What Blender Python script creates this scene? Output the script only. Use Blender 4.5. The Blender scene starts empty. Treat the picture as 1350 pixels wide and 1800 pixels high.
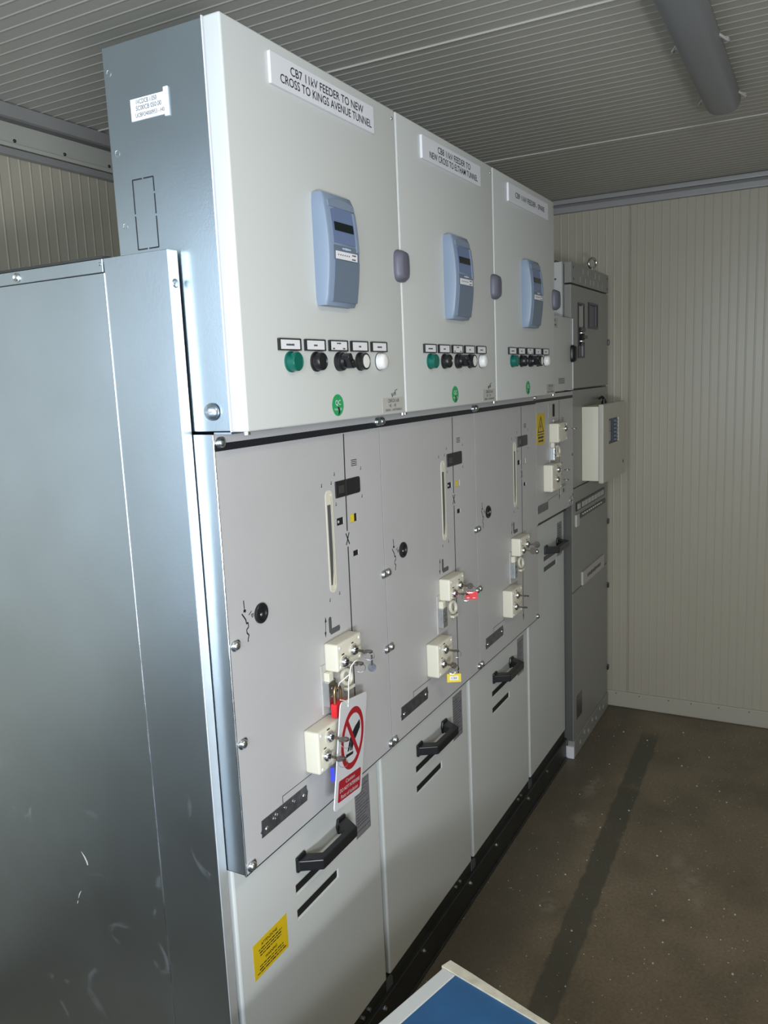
import bpy, bmesh, math, random
from mathutils import Vector, Matrix
random.seed(4)
PI = math.pi
S = bpy.context.scene
COL = S.collection

# ------------------------------------------------------------------ camera
FW = Vector((0.8662284, 0.4731331, -0.1606035))
RT = Vector((0.4728431, -0.8801215, -0.0424932))
UP = Vector((0.1614555, 0.0391315, 0.9861039))
CAM = Vector((-1.2058, -0.9363, 1.8759))
cd = bpy.data.cameras.new('camera')
cam = bpy.data.objects.new('camera', cd)
COL.objects.link(cam)
cam.matrix_world = Matrix(((RT.x, UP.x, -FW.x, CAM.x), (RT.y, UP.y, -FW.y, CAM.y), (RT.z, UP.z, -FW.z, CAM.z), (0, 0, 0, 1)))
cd.sensor_fit = 'VERTICAL'
cd.sensor_height = 24.0
cd.lens = 24.0 * 1433.46 / 1800.0
cd.clip_start = 0.02
S.camera = cam

# ------------------------------------------------------------------ world, daylight, exposure
w = bpy.data.worlds.new('sky')
S.world = w
w.use_nodes = True
bg = w.node_tree.nodes['Background']
bg.inputs[0].default_value = (0.62, 0.80, 1.0, 1)
bg.inputs[1].default_value = 1.1

def area(name, loc, aim, sx, sy, power, col):
    l = bpy.data.lights.new(name, 'AREA')
    l.shape = 'RECTANGLE'
    l.size = sx
    l.size_y = sy
    l.energy = power
    l.color = col
    o = bpy.data.objects.new(name, l)
    COL.objects.link(o)
    o.location = loc
    d = Vector(aim) - Vector(loc)
    o.rotation_euler = d.to_track_quat('-Z', 'Y').to_euler()
    return o

# daylight arriving through the open end of the room behind the camera, plus an added fill
area('daylight', (-2.25, -2.2, 1.13), (-1.2, 0.6, 1.33), 0.8, 0.36, 67, (0.90, 0.95, 1.0))
area('left_wall_fill', (-2.6, -1.7, 2.10), (0.3, 0.9, 2.2), 0.9, 0.3, 38, (0.86, 0.93, 1.0))  # added fill to brighten the left rear wall
area('daylight_sky', (-3.0, 0.3, 2.15), (0.6, 0.4, 1.9), 3.4, 1.7, 66, (0.80, 0.90, 1.0))
# added warm fill lamp for the shaded lower doors; it has no fitting
area('warm_fill', (-0.2, -1.5, 2.66), (-0.2, -1.5, 0), 0.9, 0.3, 11.0, (1.0, 0.85, 0.62))

S.view_settings.view_transform = 'Standard'
S.view_settings.look = 'None'
S.view_settings.gamma = 1
S.view_settings.use_curve_mapping = False
S.view_settings.exposure = 0.2

# ------------------------------------------------------------------ materials
MATS = {}
def mat(name, col, rough=0.5, metal=0.0, noise=0.0, nscale=8.0, bump=0.0, bscale=60.0, rvar=0.0, spec=0.5, stretch=None, trans=0.0):
    if name in MATS:
        return MATS[name]
    m = bpy.data.materials.new(name)
    m.use_nodes = True
    nt = m.node_tree
    b = nt.nodes['Principled BSDF']
    b.inputs['Base Color'].default_value = (*col, 1)
    b.inputs['Roughness'].default_value = rough
    b.inputs['Metallic'].default_value = metal
    b.inputs['Specular IOR Level'].default_value = spec
    if trans:
        b.inputs['Transmission Weight'].default_value = trans
    tc = nt.nodes.new('ShaderNodeTexCoord')
    src = tc.outputs['Object']
    if stretch:
        mp = nt.nodes.new('ShaderNodeMapping')
        mp.inputs['Scale'].default_value = stretch
        nt.links.new(src, mp.inputs[0])
        src = mp.outputs[0]
    if noise > 0 or rvar > 0:
        n = nt.nodes.new('ShaderNodeTexNoise')
        n.inputs['Scale'].default_value = nscale
        n.inputs['Detail'].default_value = 6
        nt.links.new(src, n.inputs['Vector'])
        if noise > 0:
            r = nt.nodes.new('ShaderNodeValToRGB')
            r.color_ramp.elements[0].position = 0.3
            r.color_ramp.elements[1].position = 0.72
            r.color_ramp.elements[0].color = (*[c * (1 - noise) for c in col], 1)
            r.color_ramp.elements[1].color = (*[min(1, c * (1 + noise)) for c in col], 1)
            nt.links.new(n.outputs[0], r.inputs[0])
            nt.links.new(r.outputs[0], b.inputs['Base Color'])
        if rvar > 0:
            mr = nt.nodes.new('ShaderNodeMapRange')
            mr.inputs[1].default_value = 0.3
            mr.inputs[2].default_value = 0.7
            mr.inputs[3].default_value = rough - rvar
            mr.inputs[4].default_value = rough + rvar
            nt.links.new(n.outputs[0], mr.inputs[0])
            nt.links.new(mr.outputs[0], b.inputs['Roughness'])
    if bump > 0:
        n2 = nt.nodes.new('ShaderNodeTexNoise')
        n2.inputs['Scale'].default_value = bscale
        n2.inputs['Detail'].default_value = 3
        nt.links.new(src, n2.inputs['Vector'])
        bp = nt.nodes.new('ShaderNodeBump')
        bp.inputs['Strength'].default_value = bump
        bp.inputs['Distance'].default_value = 0.002
        nt.links.new(n2.outputs[0], bp.inputs['Height'])
        nt.links.new(bp.outputs[0], b.inputs['Normal'])
    MATS[name] = m
    return m

M_DOOR = mat('light_grey_powder_coat', (0.58, 0.595, 0.575), 0.42, bump=0.12, bscale=500, rvar=0.05, nscale=3)
M_PANEL = mat('matt_grey_powder_coat', (0.475, 0.465, 0.465), 0.5, noise=0.03, nscale=5, bump=0.1, bscale=500)
M_CAB5 = mat('mid_grey_powder_coat', (0.29, 0.285, 0.265), 0.45, bump=0.1, bscale=500)
M_GALV = mat('galvanised_steel', (0.47, 0.54, 0.60), 0.33, 1.0, noise=0.04, nscale=4, bump=0.06, bscale=200, rvar=0.015)
M_GALV2 = mat('zinc_plated_steel', (0.62, 0.65, 0.67), 0.28, 1.0, noise=0.08, nscale=20, rvar=0.06)
M_SMOOTH = mat('smooth_galvanised_sheet', (0.455, 0.53, 0.585), 0.31, 1.0, noise=0.05, nscale=4, bump=0.05, bscale=250)
M_ZINC = mat('highlit_zinc_flange', (0.80, 0.83, 0.83), 0.40, 0.68, noise=0.05, nscale=15)  # flange highlight put into a brighter colour than the sheet
M_CHROME = mat('chrome', (0.78, 0.78, 0.78), 0.16, 1.0)
M_BLACK = mat('black_plastic', (0.012, 0.012, 0.014), 0.32)
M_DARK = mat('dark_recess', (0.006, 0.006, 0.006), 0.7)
M_PRINT = mat('black_print', (0.012, 0.012, 0.016), 0.5)
M_PRINT2 = mat('grey_print', (0.09, 0.09, 0.10), 0.5)
M_CREAM = mat('cream_plastic', (0.70, 0.665, 0.54), 0.42)
M_WHITE = mat('white_plastic', (0.74, 0.74, 0.77), 0.4)
M_PAPER = mat('white_paper', (0.76, 0.76, 0.78), 0.6)
M_BLUEGREY = mat('blue_grey_plastic', (0.21, 0.265, 0.35), 0.42, bump=0.05, bscale=400)
M_BLUEGREY2 = mat('blue_grey_cover', (0.14, 0.18, 0.24), 0.4)
M_SCREENB = mat('slate_blue_bezel', (0.15, 0.20, 0.34), 0.3)
M_LCD = mat('lcd_glass', (0.006, 0.012, 0.012), 0.15)
M_PALEBLUE = mat('pale_blue_print', (0.45, 0.55, 0.68), 0.5)
M_LATCH = mat('purple_grey_plastic', (0.12, 0.12, 0.155), 0.45)
M_LID = mat('shaded_cream_lid', (0.50, 0.475, 0.40), 0.42)  # box cream darkened to paint the lid's shaded front
M_SIDESHADE = mat('dark_grey_side_shade', (0.085, 0.085, 0.08), 0.6)  # dark tone painting shade onto the corner cabinet's side face
M_GREEN = mat('green_lens', (0.0, 0.11, 0.08), 0.25)
M_WLENS = mat('white_lens', (0.78, 0.78, 0.76), 0.3)
M_QC = mat('green_sticker', (0.02, 0.33, 0.11), 0.45)
M_YEL = mat('yellow_sticker', (0.66, 0.46, 0.008), 0.5)
M_YEL2 = mat('yellow_plastic', (0.75, 0.58, 0.03), 0.4)
M_RED = mat('red_plastic', (0.72, 0.02, 0.03), 0.35)
M_REDP = mat('red_print', (0.42, 0.012, 0.025), 0.45)
M_BLUE = mat('blue_plastic', (0.04, 0.05, 0.5), 0.4)
M_BRASS = mat('brass', (0.50, 0.36, 0.18), 0.3, 1.0)
M_NICKEL = mat('worn_nickel', (0.26, 0.23, 0.20), 0.34, 1.0)
M_FOIL = mat('dark_metal_plate', (0.20, 0.205, 0.225), 0.35, 0.8, noise=0.3, nscale=60)
M_SILVER = mat('silver_label', (0.33, 0.33, 0.36), 0.35, 0.5, noise=0.12, nscale=50)
M_PALE = mat('pale_label', (0.46, 0.45, 0.42), 0.5)
M_CLEAR = mat('smoky_window', (0.04, 0.04, 0.038), 0.15)
M_STRING = mat('white_string', (0.75, 0.74, 0.68), 0.7)
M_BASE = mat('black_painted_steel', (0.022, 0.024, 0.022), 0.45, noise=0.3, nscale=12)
M_LIGHT = mat('grey_diffuser', (0.20, 0.205, 0.215), 0.35)
M_LIGHT2 = mat('grey_lamp_housing', (0.15, 0.15, 0.15), 0.5)
M_BLUEBOARD = mat('blue_laminate', (0.018, 0.085, 0.20), 0.45, noise=0.12, nscale=10)
M_EDGE = mat('grey_edge_strip', (0.50, 0.51, 0.49), 0.5)
M_WOOD = mat('raw_wood_strip', (0.50, 0.46, 0.36), 0.7, noise=0.2, nscale=30, bump=0.4, bscale=60)
M_MDF = mat('crate_side', (0.10, 0.085, 0.06), 0.7, noise=0.1)
M_TRIM = mat('grey_aluminium_trim', (0.30, 0.29, 0.28), 0.4, 0.2, noise=0.04)
M_TRIML = mat('cream_trim', (0.42, 0.41, 0.36), 0.45)
M_TRIMD = mat('brown_grey_trim', (0.16, 0.15, 0.145), 0.5)
M_WALL = mat('cream_steel_wall_panel', (0.40, 0.365, 0.285), 0.34, noise=0.02, nscale=2, rvar=0.03)
M_CEIL = mat('ribbed_steel_ceiling', (0.42, 0.40, 0.35), 0.45, noise=0.02, nscale=2)
M_BTRIM = mat('cream_skirting', (0.40, 0.37, 0.30), 0.4)
M_BREAK = mat('blue_black_breaker', (0.015, 0.025, 0.05), 0.35)
M_BREAK2 = mat('blue_grey_toggle', (0.12, 0.16, 0.22), 0.4)

def floor_mat():
    m = bpy.data.materials.new('stained_concrete')
    m.use_nodes = True
    nt = m.node_tree
    N, L = nt.nodes, nt.links
    b = N['Principled BSDF']
    b.inputs['Roughness'].default_value = 0.55
    g = N.new('ShaderNodeNewGeometry')
    def noise(sc, det=5, rough=0.55):
        n = N.new('ShaderNodeTexNoise')
        n.inputs['Scale'].default_value = sc
        n.inputs['Detail'].default_value = det
        n.inputs['Roughness'].default_value = rough
        L.new(g.outputs['Position'], n.inputs['Vector'])
        return n.outputs[0]
    def ramp(src, stops):
        r = N.new('ShaderNodeValToRGB')
        e = r.color_ramp.elements
        while len(e) < len(stops):
            e.new(0.5)
        for k, (p, c) in enumerate(stops):
            e[k].position = p
            e[k].color = (*c, 1)
        L.new(src, r.inputs[0])
        return r.outputs[0]
    def mth(op, a, bb=None, c=None):
        n = N.new('ShaderNodeMath')
        n.operation = op
        for i, v in enumerate((a, bb, c)):
            if v is None:
                continue
            if isinstance(v, (int, float)):
                n.inputs[i].default_value = v
            else:
                L.new(v, n.inputs[i])
        return n.outputs[0]
    def smooth(v, a, bb):
        n = N.new('ShaderNodeMapRange')
        n.interpolation_type = 'SMOOTHSTEP'
        n.inputs[1].default_value = a
        n.inputs[2].default_value = bb
        L.new(v, n.inputs[0])
        return n.outputs[0]
    def mix(f, a, bb):
        n = N.new('ShaderNodeMixRGB')
        L.new(f, n.inputs[0])
        for i, v in ((1, a), (2, bb)):
            if isinstance(v, tuple):
                n.inputs[i].default_value = (*v, 1)
            else:
                L.new(v, n.inputs[i])
        return n.outputs[0]
    base = ramp(noise(3.5), [(0.3, (0.135, 0.108, 0.072)), (0.5, (0.18, 0.143, 0.094)), (0.72, (0.215, 0.17, 0.115))])
    fine = ramp(noise(90, 4, 0.7), [(0.3, (0.75, 0.75, 0.75)), (0.7, (1.2, 1.2, 1.2))])
    mm = N.new('ShaderNodeMixRGB')
    mm.blend_type = 'MULTIPLY'
    mm.inputs[0].default_value = 1
    L.new(base, mm.inputs[1])
    L.new(fine, mm.inputs[2])
    col = mm.outputs[0]
    sp = N.new('ShaderNodeSeparateXYZ')
    L.new(g.outputs['Position'], sp.inputs[0])
    # dark green-grey worn stripe along the aisle
    yy = mth('SUBTRACT', sp.outputs[1], mth('MULTIPLY', mth('SUBTRACT', sp.outputs[0], 0.9), 0.03))
    dy = mth('ABSOLUTE', mth('ADD', yy, 0.258))
    dy = mth('ADD', dy, mth('MULTIPLY', mth('SUBTRACT', noise(14, 3), 0.5), 0.03))
    f = mth('SUBTRACT', 1.0, smooth(dy, 0.038, 0.050))
    f = mth('MULTIPLY', f, smooth(noise(4, 3), 0.22, 0.40))
    f = mth('MULTIPLY', f, mth('SUBTRACT', 1.0, smooth(sp.outputs[0], 2.85, 3.0)))
    col = mix(mth('MULTIPLY', f, 0.75), col, (0.062, 0.063, 0.046))
    # dark patches beside the base channel
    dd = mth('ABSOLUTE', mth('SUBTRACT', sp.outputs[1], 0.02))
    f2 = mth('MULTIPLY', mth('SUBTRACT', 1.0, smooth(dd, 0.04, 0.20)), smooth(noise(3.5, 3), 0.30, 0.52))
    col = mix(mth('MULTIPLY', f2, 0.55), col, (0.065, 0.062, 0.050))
    # pale dusty scuffs
    for (px, py, rx, ry) in ((2.26, -0.06, .13, .04), (1.98, -0.09, .08, .05), (1.72, -0.56, .10, .05), (1.83, -0.50, .07, .03), (1.6, -0.60, .07, .03), (1.36, -0.13, .05, .04), (2.1, -0.95, .12, .06)):
        ex = mth('POWER', mth('DIVIDE', mth('SUBTRACT', sp.outputs[0], px), rx), 2)
        ey = mth('POWER', mth('DIVIDE', mth('SUBTRACT', sp.outputs[1], py), ry), 2)
        d = mth('SQRT', mth('ADD', ex, ey))
        ff = mth('MULTIPLY', mth('SUBTRACT', 1.0, smooth(d, 0.1, 1.3)), smooth(noise(22, 4, 0.6), 0.36, 0.56))
        col = mix(mth('MULTIPLY', ff, 0.62), col, (0.27, 0.23, 0.17))
    # scattered plaster crumbs
    v = N.new('ShaderNodeTexVoronoi')
    v.inputs['Scale'].default_value = 52
    L.new(g.outputs['Position'], v.inputs['Vector'])
    sz = N.new('ShaderNodeSeparateColor')
    L.new(v.outputs['Color'], sz.inputs[0])
    rad = mth('MULTIPLY', smooth(sz.outputs[0], 0.45, 1.0), 0.125)
    sp2 = mth('LESS_THAN', v.outputs['Distance'], rad)
    sp2 = mth('MULTIPLY', sp2, smooth(noise(2.2, 2), 0.34, 0.54))
    col = mix(sp2, col, (0.62, 0.57, 0.45))
    L.new(col, b.inputs['Base Color'])
    bp = N.new('ShaderNodeBump')
    bp.inputs['Strength'].default_value = 0.25
    bp.inputs['Distance'].default_value = 0.003
    L.new(noise(60, 4), bp.inputs['Height'])
    L.new(bp.outputs[0], b.inputs['Normal'])
    return m
M_FLOOR = floor_mat()

def side_mat():
    """galvanised sheet with handling smudges and a few scratches"""
    m = M_GALV.copy()
    m.name = 'smudged_galvanised_sheet'
    nt = m.node_tree
    N, L = nt.nodes, nt.links
    b = N['Principled BSDF']
    g = N.new('ShaderNodeNewGeometry')
    n = N.new('ShaderNodeTexNoise')
    n.inputs['Scale'].default_value = 9
    n.inputs['Detail'].default_value = 4
    n.inputs['Distortion'].default_value = 1.6
    L.new(g.outputs['Position'], n.inputs['Vector'])
    r = N.new('ShaderNodeMapRange')
    r.interpolation_type = 'SMOOTHSTEP'
    r.inputs[1].default_value = 0.62
    r.inputs[2].default_value = 0.74
    r.inputs[3].default_value = 0
    r.inputs[4].default_value = 0.10
    L.new(n.outputs[0], r.inputs[0])
    sp = N.new('ShaderNodeSeparateXYZ')
    L.new(g.outputs['Position'], sp.inputs[0])
    hz = N.new('ShaderNodeMapRange')
    hz.interpolation_type = 'SMOOTHSTEP'
    hz.inputs[1].default_value = 1.2
    hz.inputs[2].default_value = 0.95
    L.new(sp.outputs[2], hz.inputs[0])
    mu = N.new('ShaderNodeMath')
    mu.operation = 'MULTIPLY'
    L.new(r.outputs[0], mu.inputs[0])
    L.new(hz.outputs[0], mu.inputs[1])
    mx = N.new('ShaderNodeMixRGB')
    src = b.inputs['Base Color'].links[0].from_socket
    L.new(src, mx.inputs[1])
    mx.inputs[2].default_value = (0.75, 0.73, 0.74, 1)
    L.new(mu.outputs[0], mx.inputs[0])
    L.new(mx.outputs[0], b.inputs['Base Color'])
    iv = N.new('ShaderNodeMath')
    iv.operation = 'MULTIPLY_ADD'
    L.new(mu.outputs[0], iv.inputs[0])
    iv.inputs[1].default_value = -0.9
    iv.inputs[2].default_value = 1.0
    L.new(iv.outputs[0], b.inputs['Metallic'])
    return m
M_SIDE = side_mat()

# ------------------------------------------------------------------ mesh helpers
ORG = {}
class MB:
    def __init__(self):
        self.bm = bmesh.new()
    def merge(self, t):
        me = bpy.data.meshes.new('tmp')
        t.to_mesh(me)
        t.free()
        self.bm.from_mesh(me)
        bpy.data.meshes.remove(me)
    def box(self, x0, x1, y0, y1, z0, z1, bev=0.0, seg=2, rot=None):
        t = bmesh.new()
        bmesh.ops.create_cube(t, size=1)
        for v in t.verts:
            v.co = Vector(((x0 + x1) / 2 + v.co.x * (x1 - x0), (y0 + y1) / 2 + v.co.y * (y1 - y0), (z0 + z1) / 2 + v.co.z * (z1 - z0)))
        if bev > 0:
            bmesh.ops.bevel(t, geom=list(t.edges), offset=bev, segments=seg, affect='EDGES', profile=0.6)
        if rot:
            bmesh.ops.rotate(t, cent=rot[0], matrix=Matrix.Rotation(rot[1], 3, rot[2]), verts=t.verts)
        self.merge(t)
        return self
    def lathe(self, c, prof, axis='-Y', seg=24):
        """prof: list of (distance along axis, radius)"""
        ax = {'-Y': Vector((0, -1, 0)), 'Y': Vector((0, 1, 0)), 'Z': Vector((0, 0, 1)), '-X': Vector((-1, 0, 0)), 'X': Vector((1, 0, 0)), '-Z': Vector((0, 0, -1))}[axis] if isinstance(axis, str) else Vector(axis).normalized()
        a = ax.orthogonal().normalized()
        b = ax.cross(a)
        c = Vector(c)
        rings = []
        for d, r in prof:
            if r <= 1e-6:
                rings.append([self.bm.verts.new(c + ax * d)])
            else:
                rings.append([self.bm.verts.new(c + ax * d + (a * math.cos(2 * PI * k / seg) + b * math.sin(2 * PI * k / seg)) * r) for k in range(seg)])
        for r0, r1 in zip(rings, rings[1:]):
            for k in range(seg):
                k2 = (k + 1) % seg
                if len(r0) == 1 and len(r1) == 1:
                    continue
                if len(r0) == 1:
                    self.bm.faces.new((r0[0], r1[k], r1[k2]))
                elif len(r1) == 1:
                    self.bm.faces.new((r0[k], r1[0], r0[k2]))
                else:
                    self.bm.faces.new((r0[k], r1[k], r1[k2], r0[k2]))
        for r, fl in ((rings[0], True), (rings[-1], False)):
            if len(r) > 1:
                self.bm.faces.new(r if fl else r[::-1])
        return self
    def disc(self, c, r, d, axis='-Y', seg=24):
        return self.lathe(c, [(0, r), (d, r)], axis, seg)
    def dome(self, c, r, h, axis='-Y', seg=16, rim=0.0):
        p = [(0, r), (rim, r)] if rim else [(0, r)]
        for k in range(1, 5):
            t = k / 4 * PI / 2
            p.append((rim + h * math.sin(t), r * math.cos(t) if k < 4 else 0))
        return self.lathe(c, p, axis, seg)
    def prism(self, pts, o, ex, ez, thick, en=(0, -1, 0)):
        """outline pts (a,b) placed at o + a*ex + b*ez, extruded along en by thick"""
        o, ex, ez, en = Vector(o), Vector(ex), Vector(ez), Vector(en)
        lo = [self.bm.verts.new(o + ex * a + ez * b) for a, b in pts]
        hi = [self.bm.verts.new(o + ex * a + ez * b + en * thick) for a, b in pts]
        self.bm.faces.new(lo[::-1])
        self.bm.faces.new(hi)
        n = len(pts)
        for k in range(n):
            self.bm.faces.new((lo[k], lo[(k + 1) % n], hi[(k + 1) % n], hi[k]))
        return self
    def ringplate(self, outer, inner, o, ex, ez, thick, en=(0, -1, 0)):
        o, ex, ez, en = Vector(o), Vector(ex), Vector(ez), Vector(en)
        P = lambda p, h: self.bm.verts.new(o + ex * p[0] + ez * p[1] + en * h)
        n = len(outer)
        a = [P(p, thick) for p in outer]
        b = [P(p, thick) for p in inner]
        c = [P(p, 0) for p in outer]
        d = [P(p, 0) for p in inner]
        for k in range(n):
            j = (k + 1) % n
            self.bm.faces.new((a[k], a[j], b[j], b[k]))
            self.bm.faces.new((c[k], d[k], d[j], c[j]))
            self.bm.faces.new((a[k], c[k], c[j], a[j]))
            self.bm.faces.new((b[k], b[j], d[j], d[k]))
        return self
    def tube(self, pts, r, seg=8, closed=False):
        pts = [Vector(p) for p in pts]
        n = len(pts)
        rings = []
        up = None
        for i, p in enumerate(pts):
            if closed:
                t = (pts[(i + 1) % n] - pts[i - 1]).normalized()
            else:
                t = (pts[min(i + 1, n - 1)] - pts[max(i - 1, 0)]).normalized()
            if up is None:
                up = t.orthogonal().normalized()
            up = (up - t * up.dot(t)).normalized()
            s = t.cross(up)
            rings.append([self.bm.verts.new(p + (up * math.cos(2 * PI * k / seg) + s * math.sin(2 * PI * k / seg)) * r) for k in range(seg)])
        rr = list(zip(rings, rings[1:])) + ([(rings[-1], rings[0])] if closed else [])
        for a, b in rr:
            for k in range(seg):
                self.bm.faces.new((a[k], a[(k + 1) % seg], b[(k + 1) % seg], b[k]))
        if not closed:
            self.bm.faces.new(rings[0][::-1])
            self.bm.faces.new(rings[-1])
        return self
    def ring(self, c, R, r, n, seg=8, N=28, sq=1.0):
        n = Vector(n).normalized()
        a = n.orthogonal().normalized()
        b = n.cross(a)
        return self.tube([Vector(c) + a * R * math.cos(2 * PI * k / N) + b * R * sq * math.sin(2 * PI * k / N) for k in range(N)], r, seg, True)
    def plate(self, x0, x1, z0, z1, y0, y1, holes=()):
        """sheet in the XZ plane, thickness y0..y1 (y0 is the front), with real openings"""
        xs = sorted({x0, x1, *[h[0] for h in holes], *[h[1] for h in holes]})
        zs = sorted({z0, z1, *[h[2] for h in holes], *[h[3] for h in holes]})
        def solid(i, j):
            if i < 0 or j < 0 or i >= len(xs) - 1 or j >= len(zs) - 1:
                return False
            cx, cz = (xs[i] + xs[i + 1]) / 2, (zs[j] + zs[j + 1]) / 2
            return not any(h[0] < cx < h[1] and h[2] < cz < h[3] for h in holes)
        V = {}
        def v(i, j, k):
            if (i, j, k) not in V:
                V[(i, j, k)] = self.bm.verts.new((xs[i], (y0, y1)[k], zs[j]))
            return V[(i, j, k)]
        for i in range(len(xs) - 1):
            for j in range(len(zs) - 1):
                if not solid(i, j):
                    continue
                self.bm.faces.new((v(i, j, 0), v(i + 1, j, 0), v(i + 1, j + 1, 0), v(i, j + 1, 0)))
                self.bm.faces.new((v(i, j, 1), v(i, j + 1, 1), v(i + 1, j + 1, 1), v(i + 1, j, 1)))
                if not solid(i - 1, j):
                    self.bm.faces.new((v(i, j, 0), v(i, j + 1, 0), v(i, j + 1, 1), v(i, j, 1)))
                if not solid(i + 1, j):
                    self.bm.faces.new((v(i + 1, j, 0), v(i + 1, j, 1), v(i + 1, j + 1, 1), v(i + 1, j + 1, 0)))
                if not solid(i, j - 1):
                    self.bm.faces.new((v(i, j, 0), v(i, j, 1), v(i + 1, j, 1), v(i + 1, j, 0)))
                if not solid(i, j + 1):
                    self.bm.faces.new((v(i, j + 1, 0), v(i + 1, j + 1, 0), v(i + 1, j + 1, 1), v(i, j + 1, 1)))
        return self
    def text(self, s, o, ex, ez, h, fit=None, align='CENTER', ext=0.0004, bold=0.0):
        c = bpy.data.curves.new('t', 'FONT')
        c.body = s
        c.align_x = align
        c.align_y = 'CENTER'
        c.size = 1.0
        c.offset = bold
        c.resolution_u = 3
        ob = bpy.data.objects.new('t', c)
        COL.objects.link(ob)
        bpy.context.view_layer.update()
        me = ob.to_mesh()
        vs = [v.co.copy() for v in me.vertices]
        fs = [tuple(p.vertices) for p in me.polygons]
        ob.to_mesh_clear()
        bpy.data.objects.remove(ob)
        bpy.data.curves.remove(c)
        if not vs:
            return self
        wx = max(v.x for v in vs) - min(v.x for v in vs)
        hz = max(v.y for v in vs) - min(v.y for v in vs)
        cy = (max(v.y for v in vs) + min(v.y for v in vs)) / 2
        sz = h / hz
        sx = (fit / wx) if fit else sz
        o, ex, ez = Vector(o), Vector(ex), Vector(ez)
        en = ex.cross(ez)
        vv = [self.bm.verts.new(o + ex * v.x * sx + ez * (v.y - cy) * sz + en * ext) for v in vs]
        for f in fs:
            try:
                self.bm.faces.new([vv[k] for k in f])
            except ValueError:
                pass
        return self
    def scribble(self, o, ex, ez, wd, h, rows, th=0.35, seed=1, fill=0.8, align='C'):
        """rows of tiny broken dashes, for print too small to read; o is the lower left corner"""
        r = random.Random(seed)
        o, ex, ez = Vector(o), Vector(ex), Vector(ez)
        en = ex.cross(ez)
        for k in range(rows):
            z = h * (rows - k - 0.5) / rows
            wl = wd * (fill + (1 - fill) * r.random())
            x = (wd - wl) / 2 if align == 'C' else 0
            xe = x + wl
            while x < xe:
                l = min(wd * (0.03 + 0.12 * r.random()), xe - x)
                hh = h / rows * th * (0.7 + 0.5 * r.random())
                self.prism([(x, z - hh / 2), (x + l, z - hh / 2), (x + l, z + hh / 2), (x, z + hh / 2)], o, ex, ez, 0.0004, en)
                x += l + wd * 0.022
        return self
    def build(self, name, m, parent=None, smooth=None, bevel=0.0, split=False):
        if split:
            bmesh.ops.remove_doubles(self.bm, verts=self.bm.verts, dist=1e-7)
            seen, first = set(), None
            self.bm.verts.ensure_lookup_table()
            for v in self.bm.verts:
                if v in seen:
                    continue
                isl, stack = [], [v]
                seen.add(v)
                while stack:
                    a = stack.pop()
                    isl.append(a)
                    for e in a.link_edges:
                        b = e.other_vert(a)
                        if b not in seen:
                            seen.add(b)
                            stack.append(b)
                t = MB()
                mp = {a: t.bm.verts.new(a.co) for a in isl}
                for f in {f for a in isl for f in a.link_faces}:
                    t.bm.faces.new([mp[a] for a in f.verts])
                o = t.build(name, m, parent, smooth, bevel)
                first = first or o
            self.bm.free()
            return first
        bmesh.ops.remove_doubles(self.bm, verts=self.bm.verts, dist=1e-7)
        bmesh.ops.recalc_face_normals(self.bm, faces=self.bm.faces)
        me = bpy.data.meshes.new(name)
        org = ORG.get(parent.name, Vector((0, 0, 0))) if parent else Vector((0, 0, 0))
        o = None
        self.bm.transform(Matrix.Translation(-org))
        self.bm.to_mesh(me)
        self.bm.free()
        me.materials.append(m)
        o = bpy.data.objects.new(name, me)
        COL.objects.link(o)
        if parent:
            o.parent = parent
        ORG[o.name] = org
        if smooth is not None:
            for p in me.polygons:
                p.use_smooth = True
            md = o.modifiers.new('edges', 'EDGE_SPLIT')
            md.split_angle = math.radians(smooth)
        if bevel > 0:
            md = o.modifiers.new('bevel', 'BEVEL')
            md.width = bevel
            md.segments = 2
            md.limit_method = 'ANGLE'
        return o

def tag(o, label=None, cat=None, group=None, kind=None):
    if label:
        o['label'] = label
    if cat:
        o['category'] = cat
    if group:
        o['group'] = group
    if kind:
        o['kind'] = kind
    return o
def thing(name, loc, label, cat, group=None):
    o = bpy.data.objects.new(name, None)
    o.empty_display_size = 0.05
    COL.objects.link(o)
    o.location = loc
    ORG[o.name] = Vector(loc)
    return tag(o, label, cat, group)
def recenter(o):
    """move a single-mesh thing's origin to the middle of its base"""
    vs = [v.co for v in o.data.vertices]
    c = Vector(((min(v.x for v in vs) + max(v.x for v in vs)) / 2, (min(v.y for v in vs) + max(v.y for v in vs)) / 2, min(v.z for v in vs)))
    o.data.transform(Matrix.Translation(-c))
    o.location = c
    ORG[o.name] = c
    return o

EX, EZ, EY = Vector((1, 0, 0)), Vector((0, 0, 1)), Vector((0, 1, 0))
SX = Vector((0, -1, 0))          # "to the right" on a face that looks towards -X

# ------------------------------------------------------------------ room
W = 0.65
XF, YL, YR, ZC, XN = 3.2295, 1.41, -2.25, 2.765, -1.42

def ribbed(a0, a1, b0, b1, pitch, joints, depth=0.0013, wid=0.009, phase=0.0):
    """profile across a, extruded along b; returns list of (a, height) points"""
    pts = [(a0, 0)]
    k = math.ceil((a0 - phase) / pitch)
    while True:
        a = phase + k * pitch
        k += 1
        if a >= a1 - wid:
            break
        if a <= a0 + wid:
            continue
        if any(abs(a - j) < pitch * 0.45 for j in joints):
            continue
        pts += [(a - wid * 0.5, 0), (a - wid * 0.15, depth), (a + wid * 0.15, depth), (a + wid * 0.5, 0)]
    for j in joints:
        if a0 < j < a1:
            pts += [(j - 0.004, 0), (j - 0.0025, -0.005), (j + 0.0005, -0.005), (j + 0.001, 0.004), (j + 0.006, 0.0035), (j + 0.0085, 0)]
    pts.append((a1, 0))
    pts.sort(key=lambda p: p[0])
    return pts

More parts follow.
